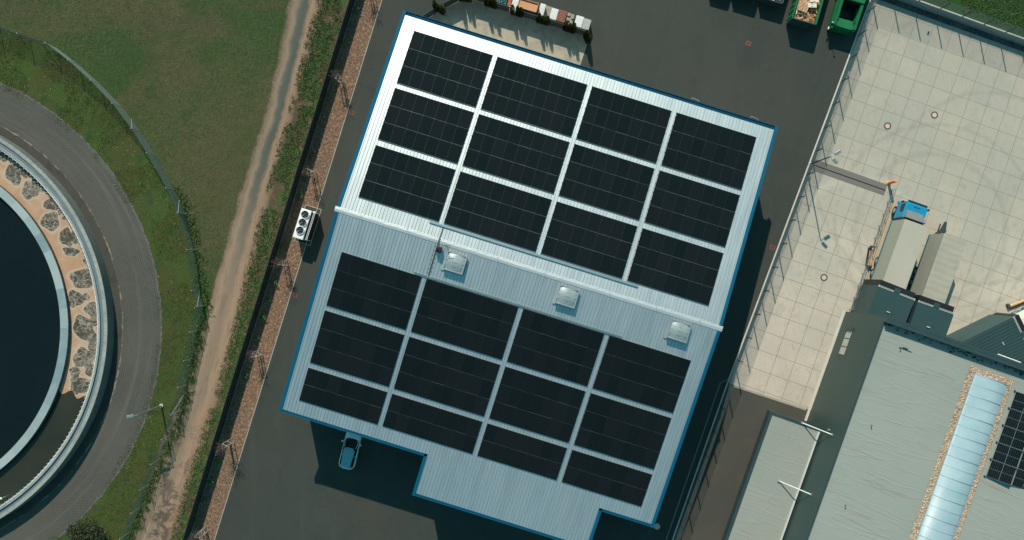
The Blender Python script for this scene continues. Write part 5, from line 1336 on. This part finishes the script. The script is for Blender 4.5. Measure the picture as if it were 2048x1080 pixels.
t3 = thing('box_trailer', 'cream white box trailer standing at the angled dock', 'trailer', c, math.atan2(d3.y,d3.x)-math.pi/2)
cargo(t3, 7.9, 2.5, M['tarp_c'], M['tarp_c'])
for s in (-1,1):
    for y in (-4.2,-5.5): wheel(t3, s*1.2, y, .48, .45)

# ================================================================== GROUND COVER (uncountable)
def in_poly(pts, poly):
    x, y = pts[:,0], pts[:,1]; r = np.zeros(len(pts), bool); n = len(poly); j = n-1
    for i in range(n):
        xi, yi, xj, yj = poly[i][0], poly[i][1], poly[j][0], poly[j][1]
        cnd = ((yi > y) != (yj > y)) & (x < (xj-xi)*(y-yi)/(yj-yi+1e-12)+xi); r ^= cnd; j = i
    return r
def scatter(poly, n, box=(-58,-30,58,30)):
    p = np.array([(q[0],q[1]) for q in poly]); lo = np.maximum(p.min(0), box[:2]); hi = np.minimum(p.max(0), box[2:])
    pts = lo + rng.random((n,2))*(hi-lo); return pts[in_poly(pts, poly)]
def blades(name, pts, nb, h, w, spread, m, label, cat, lean=.6):
    n = len(pts); P_ = np.repeat(pts, nb, 0); k = len(P_)
    P_ = P_ + rng.normal(0, spread, P_.shape); a = rng.random(k)*2*np.pi; hh = h*(.5+rng.random(k)); ww = w*(.6+.8*rng.random(k)); ln = hh*lean*(.4+rng.random(k))
    dx, dy = np.cos(a), np.sin(a)
    v = np.zeros((k*3,3)); v[0::3,0] = P_[:,0]-dy*ww; v[0::3,1] = P_[:,1]+dx*ww; v[1::3,0] = P_[:,0]+dy*ww; v[1::3,1] = P_[:,1]-dx*ww
    v[2::3,0] = P_[:,0]+dx*ln; v[2::3,1] = P_[:,1]+dy*ln; v[2::3,2] = hh; v[0::3,2] = v[1::3,2] = .005
    me = bpy.data.meshes.new(name); me.vertices.add(k*3); me.vertices.foreach_set('co', v.ravel()); me.loops.add(k*3); me.loops.foreach_set('vertex_index', np.arange(k*3,dtype=np.int32))
    me.polygons.add(k); me.polygons.foreach_set('loop_start', np.arange(0,k*3,3,dtype=np.int32)); me.polygons.foreach_set('loop_total', np.full(k,3,dtype=np.int32)); me.update(); me.validate(); me.materials.append(m)
    o = bpy.data.objects.new(name, me); COL.objects.link(o); return tag(o, label, cat, kind='stuff')
def clump(pts, sc, thr, seed):               # keep points where a cheap value noise is high
    g = np.random.default_rng(seed).random((80,80)); x = (pts[:,0]+60)*sc; y = (pts[:,1]+60)*sc
    xi, yi = x.astype(int)%79, y.astype(int)%79; fx, fy = x%1, y%1
    v = g[xi,yi]*(1-fx)*(1-fy)+g[xi+1,yi]*fx*(1-fy)+g[xi,yi+1]*(1-fx)*fy+g[xi+1,yi+1]*fx*fy
    return pts[v > thr]
pw = scatter(WEED, 60000); pw = clump(pw, .55, .27, 3)
dist = (pw - np.array(P0[:2])) @ np.array([-dP.y, dP.x]); pw = pw[(np.abs(dist) > 1.1) | (rng.random(len(pw)) < .55)][:12000]
blades('weeds', pw, 6, .13, .034, .10, M['leaf_lush'], 'lush weeds growing between dirt track and black fence', 'weeds')
pv = clump(scatter(VERGE, 60000), .5, .40, 5)[:6500]
blades('verge_grass', pv, 5, .08, .024, .13, M['leaf_verge'], 'short green grass on the verge round the tank road', 'grass')
fl_ = np.concatenate([np.array([[p.x,p.y]]) + rng.normal(0,.34,(90,2))+np.array([[.25,-.05]]) + (np.array([[q.x-p.x,q.y-p.y]])*rng.random((90,1))) for p, q in zip(FP[10:-1], FP[11:])])
blades('fence_weeds', fl_, 7, .2, .04, .10, M['leaf_lush'], 'taller weeds along the foot of the chain link fence', 'weeds')
pfl = scatter(VERGE, 2600); blades('wildflowers', clump(pfl,.4,.42,9), 3, .04, .024, .05, M['flower'], 'small pale and yellow flowers dotted over the verge', 'flowers', 1.2)
FIELD = [tuple(G(*p)) for p in [(-80,-60),(590,-60),(583,0),(560,130),(522,270),(492,360),(462,470),(430,560)]] + [tuple(p) for p in FP[13:0:-1]]
pg = scatter(FIELD, 90000)[:30000]
blades('field_grass', pg, 3, .05, .022, .14, M['leaf_field'], 'short dull field grass mown in rows', 'grass', 1.3)
BED = [tuple(pb+Vector((.2,0,0))), tuple(kb-Vector((.15,0,0))), tuple(kt-Vector((.15,0,0))), tuple(pt+Vector((.2,0,0)))]
pc = scatter(BED, 60000)[:16000]
blades('bark_chips', pc, 1, .035, .06, .02, M['chip'], 'loose bark chips covering the planting bed', 'bark', 4.5)
BANK = [tuple(CN+dN*1+Vector((.3,.5,0))), tuple(EF+Vector((0,.5,0))), tuple(EF+Vector((0,40,0))), tuple(CN+Vector((6,40,0)))]
pk = clump(scatter(BANK, 60000), .6, .40, 21)[:5000]
blades('bank_grass', pk, 5, .10, .03, .1, M['leaf_lush'], 'green grass on the bank beyond the concrete yard', 'grass')
